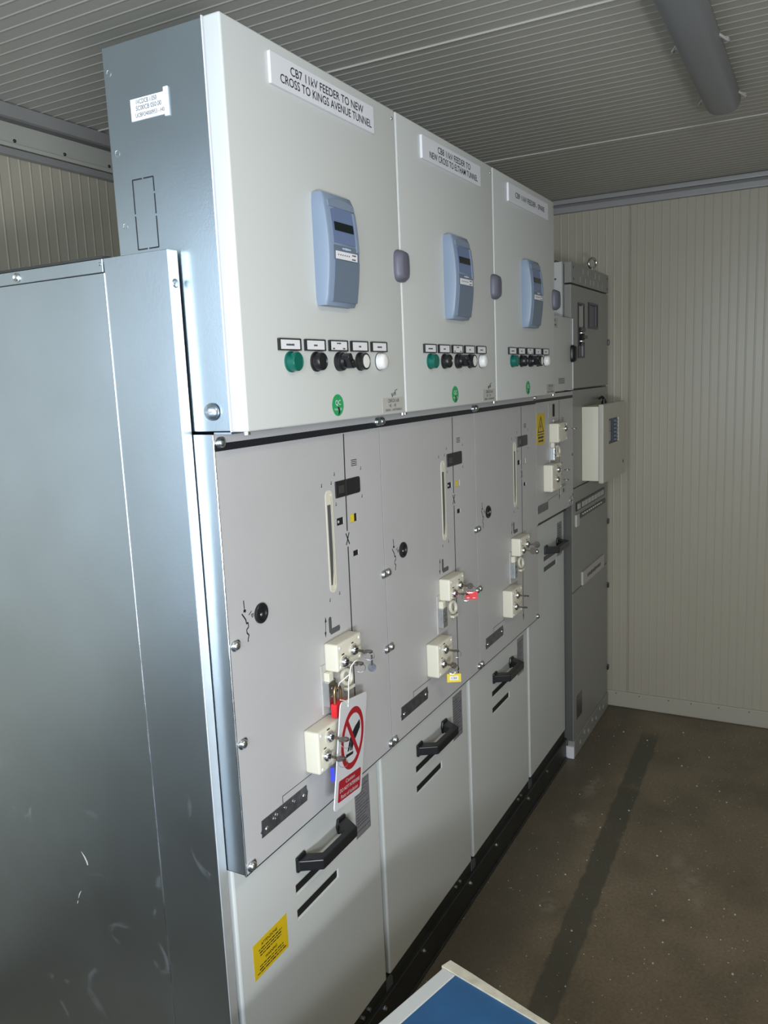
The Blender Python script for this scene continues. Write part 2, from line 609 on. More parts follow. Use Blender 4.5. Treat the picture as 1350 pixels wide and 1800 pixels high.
def rib_sheet(name, m, pts, place, thick):
    """place(a, b01, h) -> Vector"""
    mb = MB()
    rows = [[mb.bm.verts.new(place(a, e, h)) for a, h in pts] for e in (0, 1)]
    for k in range(len(pts) - 1):
        mb.bm.faces.new((rows[0][k], rows[0][k + 1], rows[1][k + 1], rows[1][k]))
    back = [mb.bm.verts.new(place(a, e, -thick)) for e in (0, 1) for a in (pts[0][0], pts[-1][0])]
    mb.bm.faces.new((back[0], back[1], back[3], back[2]))
    mb.bm.faces.new([rows[0][k] for k in range(len(pts))] + [back[1], back[0]])
    mb.bm.faces.new([rows[1][k] for k in range(len(pts))] + [back[3], back[2]])
    mb.bm.faces.new((rows[0][0], rows[1][0], back[2], back[0]))
    mb.bm.faces.new((rows[0][-1], rows[1][-1], back[3], back[1]))
    o = mb.build(name, m)
    return tag(o, kind='structure')

rib_sheet('ceiling', M_CEIL, ribbed(XN, XF + 0.1, 0, 1, 0.046, (-0.27, 0.978, 2.23), phase=0.012),
          lambda a, e, h: Vector((a, YR - 0.1 if e == 0 else YL + 0.1, ZC - h)), 0.06)
rib_sheet('wall_far', M_WALL, ribbed(YR, YL, 0, 1, 0.040, (-0.0185 + 1.0, -0.0185, -1.02), phase=-0.014, depth=0.0012),
          lambda a, e, h: Vector((XF - h, a, ZC * e)), 0.06)
rib_sheet('wall_left', M_WALL, ribbed(XN, XF, 0, 1, 0.041, (-0.1, 1.75), phase=0.02, depth=0.0012),
          lambda a, e, h: Vector((a, YL - h, ZC * e)), 0.06)
rib_sheet('wall_right', M_WALL, ribbed(XN, XF, 0, 1, 0.041, (0.4, 1.6), phase=0.02, depth=0.0012),
          lambda a, e, h: Vector((a, YR + h, ZC * e)), 0.06)
# wall behind the camera, with the daylight opening above an added sill
mb = MB()
mb.box(XN - 0.08, XN, 1.32, YL, 0, ZC)
mb.box(XN - 0.08, XN, YR, -2.08, 0, ZC)
mb.box(XN - 0.08, XN, -2.08, 1.32, 2.52, ZC)
mb.box(XN - 0.08, XN, -2.08, 1.32, 0, 0.92)  # unseen sill, added to keep daylight off the lower doors and sheet
tag(mb.build('wall_front', M_WALL), kind='structure')
mb = MB()
mb.box(XN - 0.08, XF + 0.06, YR - 0.06, YL + 0.06, -0.08, 0)
tag(mb.build('floor', M_FLOOR), kind='structure')
# skirting on the far wall
sk = MB().box(XF - 0.010, XF - 0.0003, YR, YL, 0.006, 0.093, 0.002).build('baseboard_far', M_BTRIM)
tag(sk, kind='structure')
y = 0.04
mb = MB()
for k in range(14):
    mb.dome((XF - 0.010, 0.045 - k * 0.135 + 0.012 * math.sin(k * 2.3), 0.079), 0.0035, 0.003, '-X', 8)
mb.build('screw_head', M_PRINT2, sk, split=True)
# edge trims where the walls meet the ceiling
def trim(name, m, *a, **k):
    return tag(MB().box(*a, **k).build(name, m), kind='structure')
trim('trim_1', M_TRIM, XF - 0.040, XF - 0.002, YR, YL, 2.737, ZC - 0.0025, bev=0.006)
trim('trim_2', M_TRIM, XF - 0.028, XF - 0.002, YR, YL, 2.694, 2.728, bev=0.006)
trim('trim_3', M_TRIMD, XF - 0.020, XF - 0.002, YR, YL, 2.7275, 2.7375)
trim('trim_4', M_TRIMD, XN, XF - 0.042, YL - 0.075, YL - 0.003, 2.735, ZC - 0.0025, bev=0.004)
trim('trim_5', M_TRIM, XN, XF - 0.042, YL - 0.098, YL - 0.0755, 2.722, ZC - 0.0025, bev=0.004)
t6 = trim('trim_6', M_TRIML, XN, XF - 0.042, YL - 0.012, YL - 0.003, 2.672, 2.7345)
trim('trim_7', M_TRIML, XN, XF - 0.042, YL - 0.022, YL - 0.003, 2.658, 2.6715, bev=0.002)
trim('trim_8', M_TRIM, XN, XF - 0.042, YL - 0.030, YL - 0.003, 2.630, 2.652, bev=0.003)
mb = MB()
for k in range(20):
    mb.dome((-1.0 + 0.199 * k + 0.105, YL - 0.012, 2.682), 0.006, 0.005, '-Y', 8)
mb.build('screw_head', M_PRINT, t6, split=True)

# ------------------------------------------------------------------ switchgear
YM, YW = 0.0813, 0.1262          # front planes of the apparatus panel and of the cable door
ZD0, ZD1 = 0.152, 0.872          # cable door
ZP0, ZP1 = 0.876, 1.786          # apparatus panel
ZL0, ZL1 = 1.7905, 2.507         # instrument compartment

def oval(w, h, n=10):
    """stadium outline, taller than wide, centred"""
    r = w / 2
    p = []
    for k in range(n + 1):
        t = PI * k / n
        p.append((r * math.cos(t), h / 2 - r + r * math.sin(t)))
    for k in range(n + 1):
        t = PI + PI * k / n
        p.append((r * math.cos(t), -(h / 2 - r) + r * math.sin(t)))
    return p
def rrect(w, h, r, n=4):
    p = []
    for cx, cz, a in ((w / 2 - r, h / 2 - r, 0), (-w / 2 + r, h / 2 - r, 90), (-w / 2 + r, -h / 2 + r, 180), (w / 2 - r, -h / 2 + r, 270)):
        for k in range(n + 1):
            t = math.radians(a + 90 * k / n)
            p.append((cx + r * math.cos(t), cz + r * math.sin(t)))
    return p

def interlock(root, x0, x1, z0, z1, locks, d=0.037, prop=0):
    ib = MB().box(x0, x1, YM - d, YM + 0.0005, z0, z1, 0.006, 3).build('interlock_box', M_CREAM, root, 40)
    mb = MB()
    for a, b in ((x0 + 0.012, z0 + 0.01), (x1 - 0.012, z0 + 0.01), (x0 + 0.012, z1 - 0.01), (x1 - 0.012, z1 - 0.01)):
        mb.dome((a, YM - d, b), 0.0042, 0.002, '-Y', 10)
    mb.build('screw_cap', M_WHITE, ib, 40, split=True)
    mk = MB()
    for k, (a, b) in enumerate(locks):
        mk.scribble((a - 0.006, YM - d, b + 0.0145), EX, EZ, 0.012, 0.006, 1, 0.5, seed=k)
        lk = MB().lathe((a, YM - d, b), [(0, 0.0125), (0.004, 0.0130), (0.008, 0.0122), (0.0115, 0.009), (0.0118, 0.0)], '-Y', 20).build('lock_cylinder', M_CHROME, ib, 35)
        tag(lk, 'chrome lock cylinder')
        MB().disc((a, YM - d - 0.0116, b), 0.0055, 0.0012).build('keyhole', M_BLACK, ib)
    mk.build('lettering', M_PRINT, ib)
    return ib

def key(x, y, z, root, label, group, bow=0.013, horiz=False, ringdrop=True):
    """key standing in a lock, pointing to -Y; top-level thing"""
    mb = MB()
    mb.box(x - 0.001, x + 0.001, y - 0.016, y + 0.001, z - 0.003, z + 0.003)
    if horiz:
        mb.lathe((x, y - 0.016 - bow, z - 0.0012), [(0, bow * 0.98), (0.0024, bow * 0.98)], 'Z', 18)
    else:
        mb.lathe((x - 0.0012, y - 0.016 - bow * 0.9, z), [(0, bow), (0.0024, bow)], 'X', 18)
    k = mb.build('key', M_NICKEL, None, 40)
    recenter(k)
    k.name = 'key'
    tag(k, label, 'key', group)
    if ringdrop:
        c = Vector((x + 0.002, y - 0.016 - bow * 1.3, z - 0.010))
        r = MB().ring(c, 0.0115, 0.0007, (1, 0.5, 0.1), 5, 20)
        r.build('key_ring', M_CHROME, k, 50)
    return k

def pushbutton_row(root, us, zc, y0):
    """five devices under their little framed legends"""
    for k, u in enumerate(us):
        fr = MB()
        x0, x1, z0, z1 = u - 0.037, u + 0.037, 1.9395, 1.9625
        fr.plate(x0, x1, z0, z1, y0 - 0.006, y0, [(x0 + 0.003, x1 - 0.003, z0 + 0.0022, z1 - 0.0022)])
        f = fr.build('legend_frame', M_BLACK, root)
        MB().box(x0 + 0.003, x1 - 0.003, y0 - 0.0045, y0, z0 + 0.0022, z1 - 0.0022).build('legend_paper', M_PAPER, f)
        s = MB()
        if k == 2:
            s.scribble((u - 0.010, y0 - 0.0046, 1.954), EX, EZ, 0.02, 0.004, 1, 0.7, seed=3)
            s.scribble((u - 0.026, y0 - 0.0046, 1.943), EX, EZ, 0.009, 0.004, 1, 0.8, seed=4)
            s.scribble((u + 0.016, y0 - 0.0046, 1.943), EX, EZ, 0.009, 0.004, 1, 0.8, seed=5)
        else:
            ww = (0.028, 0.016, 0, 0.012, 0.026)[k]
            s.scribble((u - ww / 2, y0 - 0.0046, 1.948), EX, EZ, ww, 0.005, 1, 0.7, seed=k)
        s.build('lettering', M_PRINT2, f)
        c = (u + 0.003, y0, zc)
        if k == 0:
            b = MB().lathe(c, [(0, 0.0205), (0.004, 0.0205), (0.0045, 0.0190), (0.019, 0.0185), (0.021, 0.0165), (0.0195, 0.0150), (0.0195, 0)], '-Y', 28).build('indicator_lamp', M_GREEN, root, 40)
            tag(b, 'green lens lamp')
        elif k == 1:
            b = MB().lathe(c, [(0, 0.0205), (0.004, 0.0205), (0.0045, 0.0185), (0.018, 0.0182), (0.020, 0.0165), (0.017, 0.0150), (0.017, 0)], '-Y', 28).build('push_button', M_BLACK, root, 40)
            tag(b, 'black push button')
        elif k == 2:
            b = MB().lathe(c, [(0, 0.0205), (0.006, 0.0205), (0.012, 0.0190), (0.014, 0.0150), (0.020, 0.0130), (0.020, 0)], '-Y', 28).build('selector_switch', M_BLACK, root, 40)
            kb = MB()
            a = math.radians(-58)
            pts = [(-0.0165, -0.006), (-0.012, -0.0085), (0.013, -0.0065), (0.0185, 0.0), (0.013, 0.0065), (-0.012, 0.0085), (-0.0165, 0.006)]
            kb.prism(pts, (c[0], y0 - 0.014, zc), (math.cos(a), 0, math.sin(a)), (-math.sin(a), 0, math.cos(a)), 0.020)
            kb.prism([(p[0] * 0.55 + 0.007, p[1] * 0.6) for p in pts], (c[0], y0 - 0.034, zc), (math.cos(a), 0, math.sin(a)), (-math.sin(a), 0, math.cos(a)), 0.004)
            kb.build('switch_knob', M_BLACK, b, bevel=0.0012)
        elif k == 3:
            b = MB().lathe(c, [(0, 0.0205), (0.004, 0.0205), (0.0045, 0.0190), (0.018, 0.0186), (0.0195, 0.0170), (0.0165, 0.0155), (0.0165, 0)], '-Y', 28).build('push_button', M_BLACK, root, 40)
            MB().lathe((c[0], y0 - 0.0165, zc), [(0, 0.0150), (0.002, 0.0148), (0.0025, 0)], '-Y', 24).build('button_cap', M_WLENS, b, 40)
        else:
            b = MB().lathe(c, [(0, 0.0195), (0.003, 0.0195), (0.0035, 0.0185), (0.014, 0.0180), (0.018, 0.0150), (0.0195, 0.008), (0.020, 0)], '-Y', 28).build('indicator_lamp', M_WLENS, root, 45)
            tag(b, 'white lens lamp')
            MB().lathe((c[0], y0, c[2]), [(0, 0.0208), (0.0018, 0.0208)], '-Y', 28).build('lamp_bezel', M_PRINT2, b)

def relay(root, x0, y0, z0, z1):
    """protection relay: bowed front, recessed upper display, lower flap"""
    wd, n = 0.127, 14
    xm = x0 + wd
    def dep(t):
        return 0.026 + 0.0115 * math.sin(PI * min(1, max(0, t)))
    mb = MB()
    rings = []
    for k in range(n + 1):
        t = k / n
        z = z0 + (z1 - z0) * t
        d = dep(t)
        ins = 0.0
        if k == 0 or k == n:
            ins = 0.003
            d -= 0.004
        b = 0.006
        pr = [(x0 + ins, 0), (x0 + ins, d - b), (x0 + b * 0.35 + ins, d - b * 0.35), (x0 + b + ins, d), (xm - b - ins, d), (xm - b * 0.35 - ins, d - b * 0.35), (xm - ins, d - b), (xm - ins, 0)]
        rings.append([mb.bm.verts.new((a, y0 - c, z)) for a, c in pr])
    for a, b in zip(rings, rings[1:]):
        for k in range(len(a) - 1):
            mb.bm.faces.new((a[k], a[k + 1], b[k + 1], b[k]))
        mb.bm.faces.new((a[-1], a[0], b[0], b[-1]))
    mb.bm.faces.new(rings[0])
    mb.bm.faces.new(rings[-1][::-1])
    r = mb.build('protection_relay', M_BLUEGREY, root, 32)
    def patch(name, m, a0, a1, t0, t1, off, thick, arch=0.0, nn=10):
        q = MB()
        g = []
        na = 8
        for k in range(nn + 1):
            row = []
            for j in range(na + 1):
                u = a0 + (a1 - a0) * j / na
                tt = t0 + (t1 - t0) * k / nn
                if arch:
                    tt += arch * (k / nn) * (1 - (2 * j / na - 1) ** 2)
                yy = y0 - dep(tt) - off
                row.append((u, yy, z0 + (z1 - z0) * tt))
            g.append(row)
        F = [[q.bm.verts.new(p) for p in row] for row in g]
        B = [[q.bm.verts.new((p[0], p[1] + thick, p[2])) for p in row] for row in g]
        for k in range(nn):
            for j in range(na):
                q.bm.faces.new((F[k][j], F[k][j + 1], F[k + 1][j + 1], F[k + 1][j]))
                q.bm.faces.new((B[k][j], B[k + 1][j], B[k + 1][j + 1], B[k][j + 1]))
        for k in range(nn):
            q.bm.faces.new((F[k][0], F[k + 1][0], B[k + 1][0], B[k][0]))
            q.bm.faces.new((F[k][na], B[k][na], B[k + 1][na], F[k + 1][na]))
        for j in range(na):
            q.bm.faces.new((F[0][j], B[0][j], B[0][j + 1], F[0][j + 1]))
            q.bm.faces.new((F[nn][j], F[nn][j + 1], B[nn][j + 1], B[nn][j]))
        return q.build(name, m, r, 35)
    patch('screen_bezel', M_SCREENB, x0 + 0.018, x0 + 0.106, 0.555, 0.845, 0.0012, 0.003, arch=0.035)
    patch('hood', M_BLUEGREY, x0 + 0.014, x0 + 0.116, 0.875, 0.93, 0.002, 0.004, arch=0.03, nn=4)
    patch('display', M_LCD, x0 + 0.026, x0 + 0.100, 0.665, 0.742, 0.0030, 0.002, nn=4)
    patch('bezel_edge', M_BLUEGREY, x0 + 0.108, x0 + 0.118, 0.50, 0.86, 0.003, 0.004)
    patch('lower_flap', M_BLUEGREY2, x0 + 0.018, x0 + 0.118, 0.035, 0.405, 0.0025, 0.004)
    patch('front_strip', M_BLUEGREY2, x0 + 0.016, x0 + 0.118, 0.41, 0.535, 0.0012, 0.003, nn=4)
    patch('status_label', M_PAPER, x0 + 0.022, x0 + 0.108, 0.412, 0.482, 0.003, 0.001, nn=3)
    s = MB()
    s.scribble((x0 + 0.044, y0 - dep(0.51) - 0.0030, z0 + (z1 - z0) * 0.497), EX, EZ, 0.040, 0.0055, 1, 0.8, seed=8)
    s.build('maker_print', M_PALEBLUE, r)
    s = MB()
    for k in range(6):
        s.disc((x0 + 0.030 + 0.0085 * k, y0 - dep(0.45) - 0.0030, z0 + (z1 - z0) * 0.45), 0.0013, 0.0012, seg=8)
    s.scribble((x0 + 0.084, y0 - dep(0.46) - 0.0034, z0 + (z1 - z0) * 0.455), EX, EZ, 0.018, 0.004, 1, 0.6, seed=3)
    s.scribble((x0 + 0.084, y0 - dep(0.43) - 0.0034, z0 + (z1 - z0) * 0.418), EX, EZ, 0.016, 0.004, 1, 0.6, seed=5)
    s.build('status_print', M_PRINT2, r)
    return r

def latch(root, x, z, y0, m=M_LATCH):
    """oval bulged quarter-turn handle that bridges two doors"""
    mb = MB()
    n = 12
    prof = [(0.0, 0.030, 0.038), (0.006, 0.030, 0.038), (0.012, 0.027, 0.035), (0.019, 0.020, 0.031), (0.021, 0.016, 0.027)]
    rings = []
    for d, a, b in prof:
        ring = []
        for k in range(28):
            t = 2 * PI * k / 28
            ct, st = math.cos(t), math.sin(t)
            e = 0.55
            ring.append(mb.bm.verts.new((x + a * math.copysign(abs(ct) ** e, ct), y0 - d, z + b * math.copysign(abs(st) ** e, st))))
        rings.append(ring)
    for a, b in zip(rings, rings[1:]):
        for k in range(28):
            mb.bm.faces.new((a[k], a[(k + 1) % 28], b[(k + 1) % 28], b[k]))
    mb.bm.faces.new(rings[0][::-1])
    mb.bm.faces.new(rings[-1])
    return mb.build('door_latch', m, root, 38)

def handle(root, x0, z, y0, wd=0.222):
    """black angular pull handle with two diamond feet"""
    x1 = x0 + wd
    mb = MB()
    path = [(x0, 0), (x0 + 0.034, 0), (x0 + 0.058, 0.040), (x1 - 0.058, 0.040), (x1 - 0.034, 0), (x1, 0), (x1 - 0.002, 0.012), (x1 - 0.032, 0.060), (x0 + 0.032, 0.060), (x0 + 0.002, 0.012)]
    lo = [mb.bm.verts.new((a, y0 - d, z - 0.0135)) for a, d in path]
    hi = [mb.bm.verts.new((a, y0 - d, z + 0.0135)) for a, d in path]
    mb.bm.faces.new(lo)
    mb.bm.faces.new(hi[::-1])
    for k in range(len(path)):
        j = (k + 1) % len(path)
        mb.bm.faces.new((lo[k], hi[k], hi[j], lo[j]))
    mb.prism([(0, -0.019), (0.036, -0.021), (0.042, 0), (0.036, 0.021), (0, 0.019)], (x0, y0, z), EX, EZ, 0.008)
    mb.prism([(0, -0.019), (-0.036, -0.021), (-0.042, 0), (-0.036, 0.021), (0, 0.019)], (x1, y0, z), EX, EZ, 0.008)
    h = mb.build('handle', M_BLACK, root, bevel=0.003)
    q = MB()
    for a in (x0 + 0.017, x1 - 0.017):
        q.dome((a, y0 - 0.020, z), 0.0042, 0.002, '-Y', 10)
    q.build('handle_screw', M_CHROME, h, 40, split=True)
    return h

def seam_clips(root, x, zs, single=0):
    for z in zs:
        mb = MB()
        if single == 0:
            mb.prism(rrect(0.050, 0.021, 0.009), (x, YM, z), EX, EZ, 0.003)
            for s in (-1, 1):
                mb.dome((x + s * 0.013, YM - 0.003, z), 0.0095, 0.006, '-Y', 16, rim=0.002)
        else:
            mb.prism(rrect(0.028, 0.021, 0.009), (x + single * 0.016, YM, z), EX, EZ, 0.003)
            mb.dome((x + single * 0.016, YM - 0.003, z), 0.0095, 0.006, '-Y', 16, rim=0.002)
        mb.build('seam_bolt', M_GALV2, root, 35)

def mimic_print(root, X, narrow=False):
    """black single-line diagram printed on the apparatus panel"""
    y = YM
    mb = MB()
    def seg(a, b, wd=0.0022):
        a, b = Vector((a[0], 0, a[1])), Vector((b[0], 0, b[1]))
        d = (b - a).normalized()
        n = Vector((d.z, 0, -d.x)) * wd / 2
        o = Vector((X, y, 0))
        p = [o + a - n, o + b - n, o + b + n, o + a + n]
        q = [mb.bm.verts.new(v) for v in p]
        q2 = [mb.bm.verts.new(v + Vector((0, -0.0004, 0))) for v in p]
        mb.bm.faces.new(q2)
        mb.bm.faces.new(q[::-1])
        for k in range(4):
            mb.bm.faces.new((q[k], q[(k + 1) % 4], q2[(k + 1) % 4], q2[k]))
    if not narrow:
        mb.box(X, X + W - 0.002, y - 0.0005, y, 1.7535, 1.7680)
        seg((0.471, 1.751), (0.468, 1.6405), 0.0042)
        seg((0.468, 1.602), (0.466, 1.515), 0.0042)
        seg((0.459, 1.510), (0.474, 1.481), 0.0035)
        seg((0.474, 1.510), (0.459, 1.481), 0.0035)
        seg((0.466, 1.476), (0.462, 0.935), 0.0042)
        mb.prism([(-0.006, 0.012), (0.006, 0.012), (0, -0.012)], (X + 0.462, y, 0.93), EX, EZ, 0.0005)
        # earthing switch symbol beside the crank hole
        seg((0.052, 1.449), (0.053, 1.431), 0.0022)
        seg((0.050, 1.428), (0.057, 1.426), 0.006)
        seg((0.044, 1.423), (0.055, 1.408), 0.0028)
        seg((0.055, 1.408), (0.056, 1.402), 0.0028)
        seg((0.055, 1.400), (0.062, 1.400), 0.0035)
        seg((0.0615, 1.400), (0.0625, 1.391), 0.0022)
        seg((0.0625, 1.391), (0.0555, 1.387), 0.0025)
        seg((0.0555, 1.387), (0.056, 1.380), 0.0022)
        seg((0.056, 1.380), (0.062, 1.374), 0.0028)
        seg((0.062, 1.374), (0.058, 1.366), 0.0025)
        seg((0.058, 1.366), (0.058, 1.361), 0.0025)
        seg((0.066, 1.415), (0.075, 1.421), 0.0016)
        seg((0.073, 1.414), (0.082, 1.414), 0.0016)
        seg((0.073, 1.411), (0.082, 1.411), 0.0016)
        seg((0.075, 1.408), (0.080, 1.408), 0.0016)
        # crank travel arrow and crank pictogram
        seg((0.348, 1.327), (0.345, 1.285), 0.0016)
        mb.prism([(-0.0035, -0.008), (0.0035, -0.008), (0, 0.005)], (X + 0.348, y, 1.326), EX, EZ, 0.0005)
        mb.prism([(-0.0035, 0.008), (0, -0.005), (0.0035, 0.008)], (X + 0.345, y, 1.287), EX, EZ, 0.0005)
        # earth symbol right of the upper interlock
        seg((0.466, 1.232), (0.484, 1.232), 0.0045)
        seg((0.487, 1.246), (0.487, 1.216), 0.003)
        seg((0.492, 1.240), (0.492, 1.222), 0.0025)
        seg((0.497, 1.236), (0.497, 1.227), 0.0025)
        # corner marks around the windows
        for a, b in ((0.404, 1.641), (0.545, 1.660), (0.545, 1.590), (0.421, 1.588), (0.362, 1.640), (0.42, 1.66), (0.372, 1.366), (0.416, 1.372)):
            seg((a, b - 0.004), (a + 0.001, b + 0.004), 0.0018)
            seg((a - 0.002, b - 0.003), (a + 0.002, b - 0.003), 0.0018)
        # thin leader from the lower interlock to the metal plate
        seg((0.137, 0.967), (0.137, 0.983), 0.0014)
        seg((0.137, 0.983), (0.253, 0.982), 0.0014)
        # digits under the code square
        for k in range(4):
            seg((0.500, 1.684 - k * 0.0045), (0.527, 1.684 - k * 0.0045), 0.0018)
    else:
        mb.box(X, X + 0.535, y - 0.0005, y, 1.757, 1.7695)
        seg((0.322, 1.757), (0.318, 1.335), 0.0036)
        mb.prism([(-0.006, 0.010), (0.006, 0.010), (0, -0.010)], (X + 0.318, y, 1.333), EX, EZ, 0.0005)
        seg((0.145, 1.343), (0.30, 1.352), 0.0014)
        for k in range(3):
            seg((0.36, 1.676 - k * 0.006), (0.39, 1.676 - k * 0.006), 0.002)
        seg((0.35, 1.48), (0.37, 1.48), 0.002)
        seg((0.35, 1.43), (0.36, 1.43), 0.003)
    mb.build('mimic_diagram', M_PRINT, root)
    if not narrow:
        q = MB()
        q.prism(oval(0.012, 0.040), (X + 0.367, y, 1.306), EX, EZ, 0.0006)
        q.prism([(0, 0), (0.040, 0), (0.043, 0.006), (0.040, 0.0135), (0, 0.0135)], (X + 0.367, y, 1.282), EX, EZ, 0.0007)
        q.build('crank_pictogram', M_PRINT2, root)

def padlock_hasp(root, X, u, z0, z1, ringx):
    """galvanised shutter plate, white guide, ring eye and cream back strip between the interlocks"""
    hs = MB().box(X + u - 0.004, X + u + 0.120, YM - 0.003, YM, z0 - 0.02, z1 + 0.04).build('hasp_backplate', M_PALE, root)
    MB().box(X + u - 0.002, X + u + 0.030, YM - 0.020, YM - 0.003, z0, z1).build('shutter_plate', M_GALV2, hs, bevel=0.001)
    MB().box(X + u + 0.004, X + u + 0.024, YM - 0.018, YM - 0.003, z1, z1 + 0.022, 0.002).build('guide_block', M_CREAM, hs)
    MB().ring((X + ringx, YM - 0.010, z1 - 0.018), 0.0155, 0.0058, (0.1, 1, 0), 10, 28, 1.35).build('padlock_eye', M_CREAM, hs, 60)
    MB().box(X + ringx - 0.006, X + ringx + 0.03, YM - 0.016, YM - 0.003, z0 + 0.006, z0 + 0.014, 0.002).build('stop_pin', M_CREAM, hs)
    q = MB()
    for a, b in ((0.013, 0.38), (0.013, 0.72)):
        q.dome((X + u + a, YM - 0.020, z0 + (z1 - z0) * b), 0.0048, 0.002, '-Y', 12)
    for a, b in ((0.055, 0.6), (0.06, 0.3), (0.048, 0.85)):
        q.disc((X + u + a, YM - 0.003, z0 + (z1 - z0) * b), 0.0035, 0.001, seg=10)
    q.build('rivet', M_FOIL, hs, 40, split=True)
    return hs

def sign_plate(root, x0, x1, z0, z1, y0, lines, hh, fits):
    p = MB().box(x0, x1, y0 - 0.0065, y0, z0, z1, 0.0008, 1).build('circuit_label', M_WHITE, root)
    mb = MB()
    n = len(lines)
    for k, (s, f) in enumerate(zip(lines, fits)):
        zz = z0 + (z1 - z0) * ((0.68, 0.30)[k] if n == 2 else 0.5)
        mb.text(s, ((x0 + x1) / 2 + 0.008, y0 - 0.0066, zz), EX, EZ, hh, fit=f, bold=0.006)
    mb.build('lettering', M_PRINT, p)
    return p

def wide_cubicle(i, label, lines, fits):
    X = i * W
    root = thing('switchgear_cubicle', (X, YW, 0.148), label, 'switchgear cubicle', 'wide switchgear cubicles')
    # housing: lower, middle and rear volumes in galvanised sheet
    mb = MB()
    mb.box(X + 0.002, X + W - 0.002, YW + 0.024, 1.18, 0.149, 0.874)
    mb.box(X + 0.0, X + W - 0.001, YM + 0.0035, 1.18, 0.875, 1.784)
    mb.box(X + 0.002, X + W - 0.002, 0.30, 1.18, 1.7845, 2.095)
    mb.build('housing', M_GALV, root)
    MB().box(X + 0.0015, X + W - 0.0015, 0.041, 0.281, ZL0 + 0.001, ZL1 - 0.001).build('instrument_compartment', M_SMOOTH, root, bevel=0.0015)
    # instrument door with everything mounted on it
    d = MB().box(X + 0.0, X + W - 0.006, 0.0, 0.038, ZL0, ZL1, 0.0045, 3).build('instrument_door', M_DOOR, root, 40)
    MB().box(X - 0.0005, X + W - 0.0055, 0.0385, 0.0405, ZL0 - 0.001, ZL1 + 0.001).build('door_seal', M_WHITE, d)
    q = MB()
    q.dome((X + W - 0.020, 0, ZL1 - 0.022), 0.004, 0.002, '-Y', 10)
    q.disc((X + 0.012, 0.012, ZL0 - 0.006), 0.007, 0.006, 'Z', 12)
    q.disc((X + W - 0.004, 0.010, ZL0 - 0.006), 0.006, 0.007, 'Z', 12)
    q.build('hinge_pin', M_GALV2, root, 40, split=True)
    sign_plate(root, X + (0.133, 0.131, 0.126)[i], X + (0.528, 0.532, 0.552)[i], 2.427, 2.484, 0.0, lines, (0.0165, 0.0165, 0.0175)[i], fits)
    relay(root, X + 0.257, 0.0, 2.032, 2.256)
    pushbutton_row(root, [X + u for u in (0.1465, 0.238, 0.330, 0.4205, 0.513)], 1.9175, 0.0)
    latch(root, X + W - 0.010, 2.147, 0.0, M_LATCH)
    st = MB().disc((X + (0.320, 0.312, 0.312)[i], 0, 1.8245), 0.0235, 0.0006, seg=32).build('quality_sticker', M_QC, root)
    t = MB()
    uc = (0.320, 0.312, 0.312)[i]
    t.text('QC', (X + uc, -0.0007, 1.829), EX, EZ, 0.013, bold=0.004)
    t.text('PASSED', (X + uc, -0.0007, 1.8155), EX, EZ, 0.0048, fit=0.030)
    t.build('lettering', M_WHITE, st)
    MB().prism([(-0.004, 0.006), (0.004, 0.004), (0.006, -0.006), (-0.002, -0.013), (0.0, -0.004)], (X + uc + 0.001, -0.0012, 1.815), EX, EZ, 0.0003).build('punch_mark', M_PRINT, st)
    sr = MB().box(X + 0.524, X + 0.634, -0.0005, 0.0, 1.7955, 1.831).build('serial_sticker', M_PALE, root)
    t = MB()
    t.text('CB00CB 0.6IR', (X + 0.580, -0.0006, 1.8235), EX, EZ, 0.0085, fit=0.06)
    t.text('HE  -  HE', (X + 0.575, -0.0006, 1.8120), EX, EZ, 0.0075, fit=0.035)
    t.text('00000 - A0FF000853', (X + 0.581, -0.0006, 1.8015), EX, EZ, 0.0055, fit=0.085)
    t.build('lettering', M_PRINT2, sr)
    if i < 2:
        a = MB()
        for p in (((0, 0), (0.005, -0.009), (0.007, 0.001)), ((0.010, -0.006), (0.016, 0.003), (0.018, -0.006)), ((0.020, 0.005), (0.022, -0.004)), ((0.019, 0.006), (0.031, 0.009))):
            a.tube([(X + 0.571 + u, -0.0004, 1.841 + v) for u, v in p], 0.0008, 5)
        a.build('handwritten_mark', M_PRINT, root)
    # apparatus panel with real openings
    holes = [(X + 0.420, X + 0.532, 1.604, 1.639), (X + 0.421, X + 0.453, 1.535, 1.553), (X + 0.483, X + 0.517, 1.532, 1.552),
             (X + 0.490, X + 0.516, 1.446, 1.460), (X + 0.378, X + 0.402, 1.392, 1.614)]
    pn = MB().plate(X + 0.0018, X + W - 0.0018, ZP0, ZP1, YM, YM + 0.003, holes).build('apparatus_panel', M_PANEL, root)
    tag(pn, 'flat grey panel')
    mb = MB()
    mb.box(X + 0.415, X + 0.537, YM + 0.0022, YM + 0.0032, 1.600, 1.643)
    mb.box(X + 0.416, X + 0.458, YM + 0.0024, YM + 0.0034, 1.530, 1.558)
    mb.box(X + 0.485, X + 0.520, YM + 0.0022, YM + 0.0034, 1.442, 1.464)
    mb.build('window_glass', M_DARK, pn, split=True)
    yw = MB()
    yw.box(X + 0.480, X + 0.505, YM + 0.0018, YM + 0.0028, 1.530, 1.554)
    yw.build('charge_flag', M_YEL2 if i < 2 else M_PALE, pn)
    MB().box(X + 0.505, X + 0.520, YM + 0.0018, YM + 0.0028, 1.530, 1.554).build('flag_surround', M_DARK if i == 0 else M_PALE, pn)
    mb = MB()
    mb.prism(rrect(0.118, 0.040, 0.006)[:5] + [(-0.056, 0.020), (-0.056, -0.020)] + rrect(0.118, 0.040, 0.006)[15:], (X + 0.476, YM, 1.6215), EX, EZ, 0.0030)
    cw = mb.build('counter_window', M_BLACK, root, bevel=0.001)
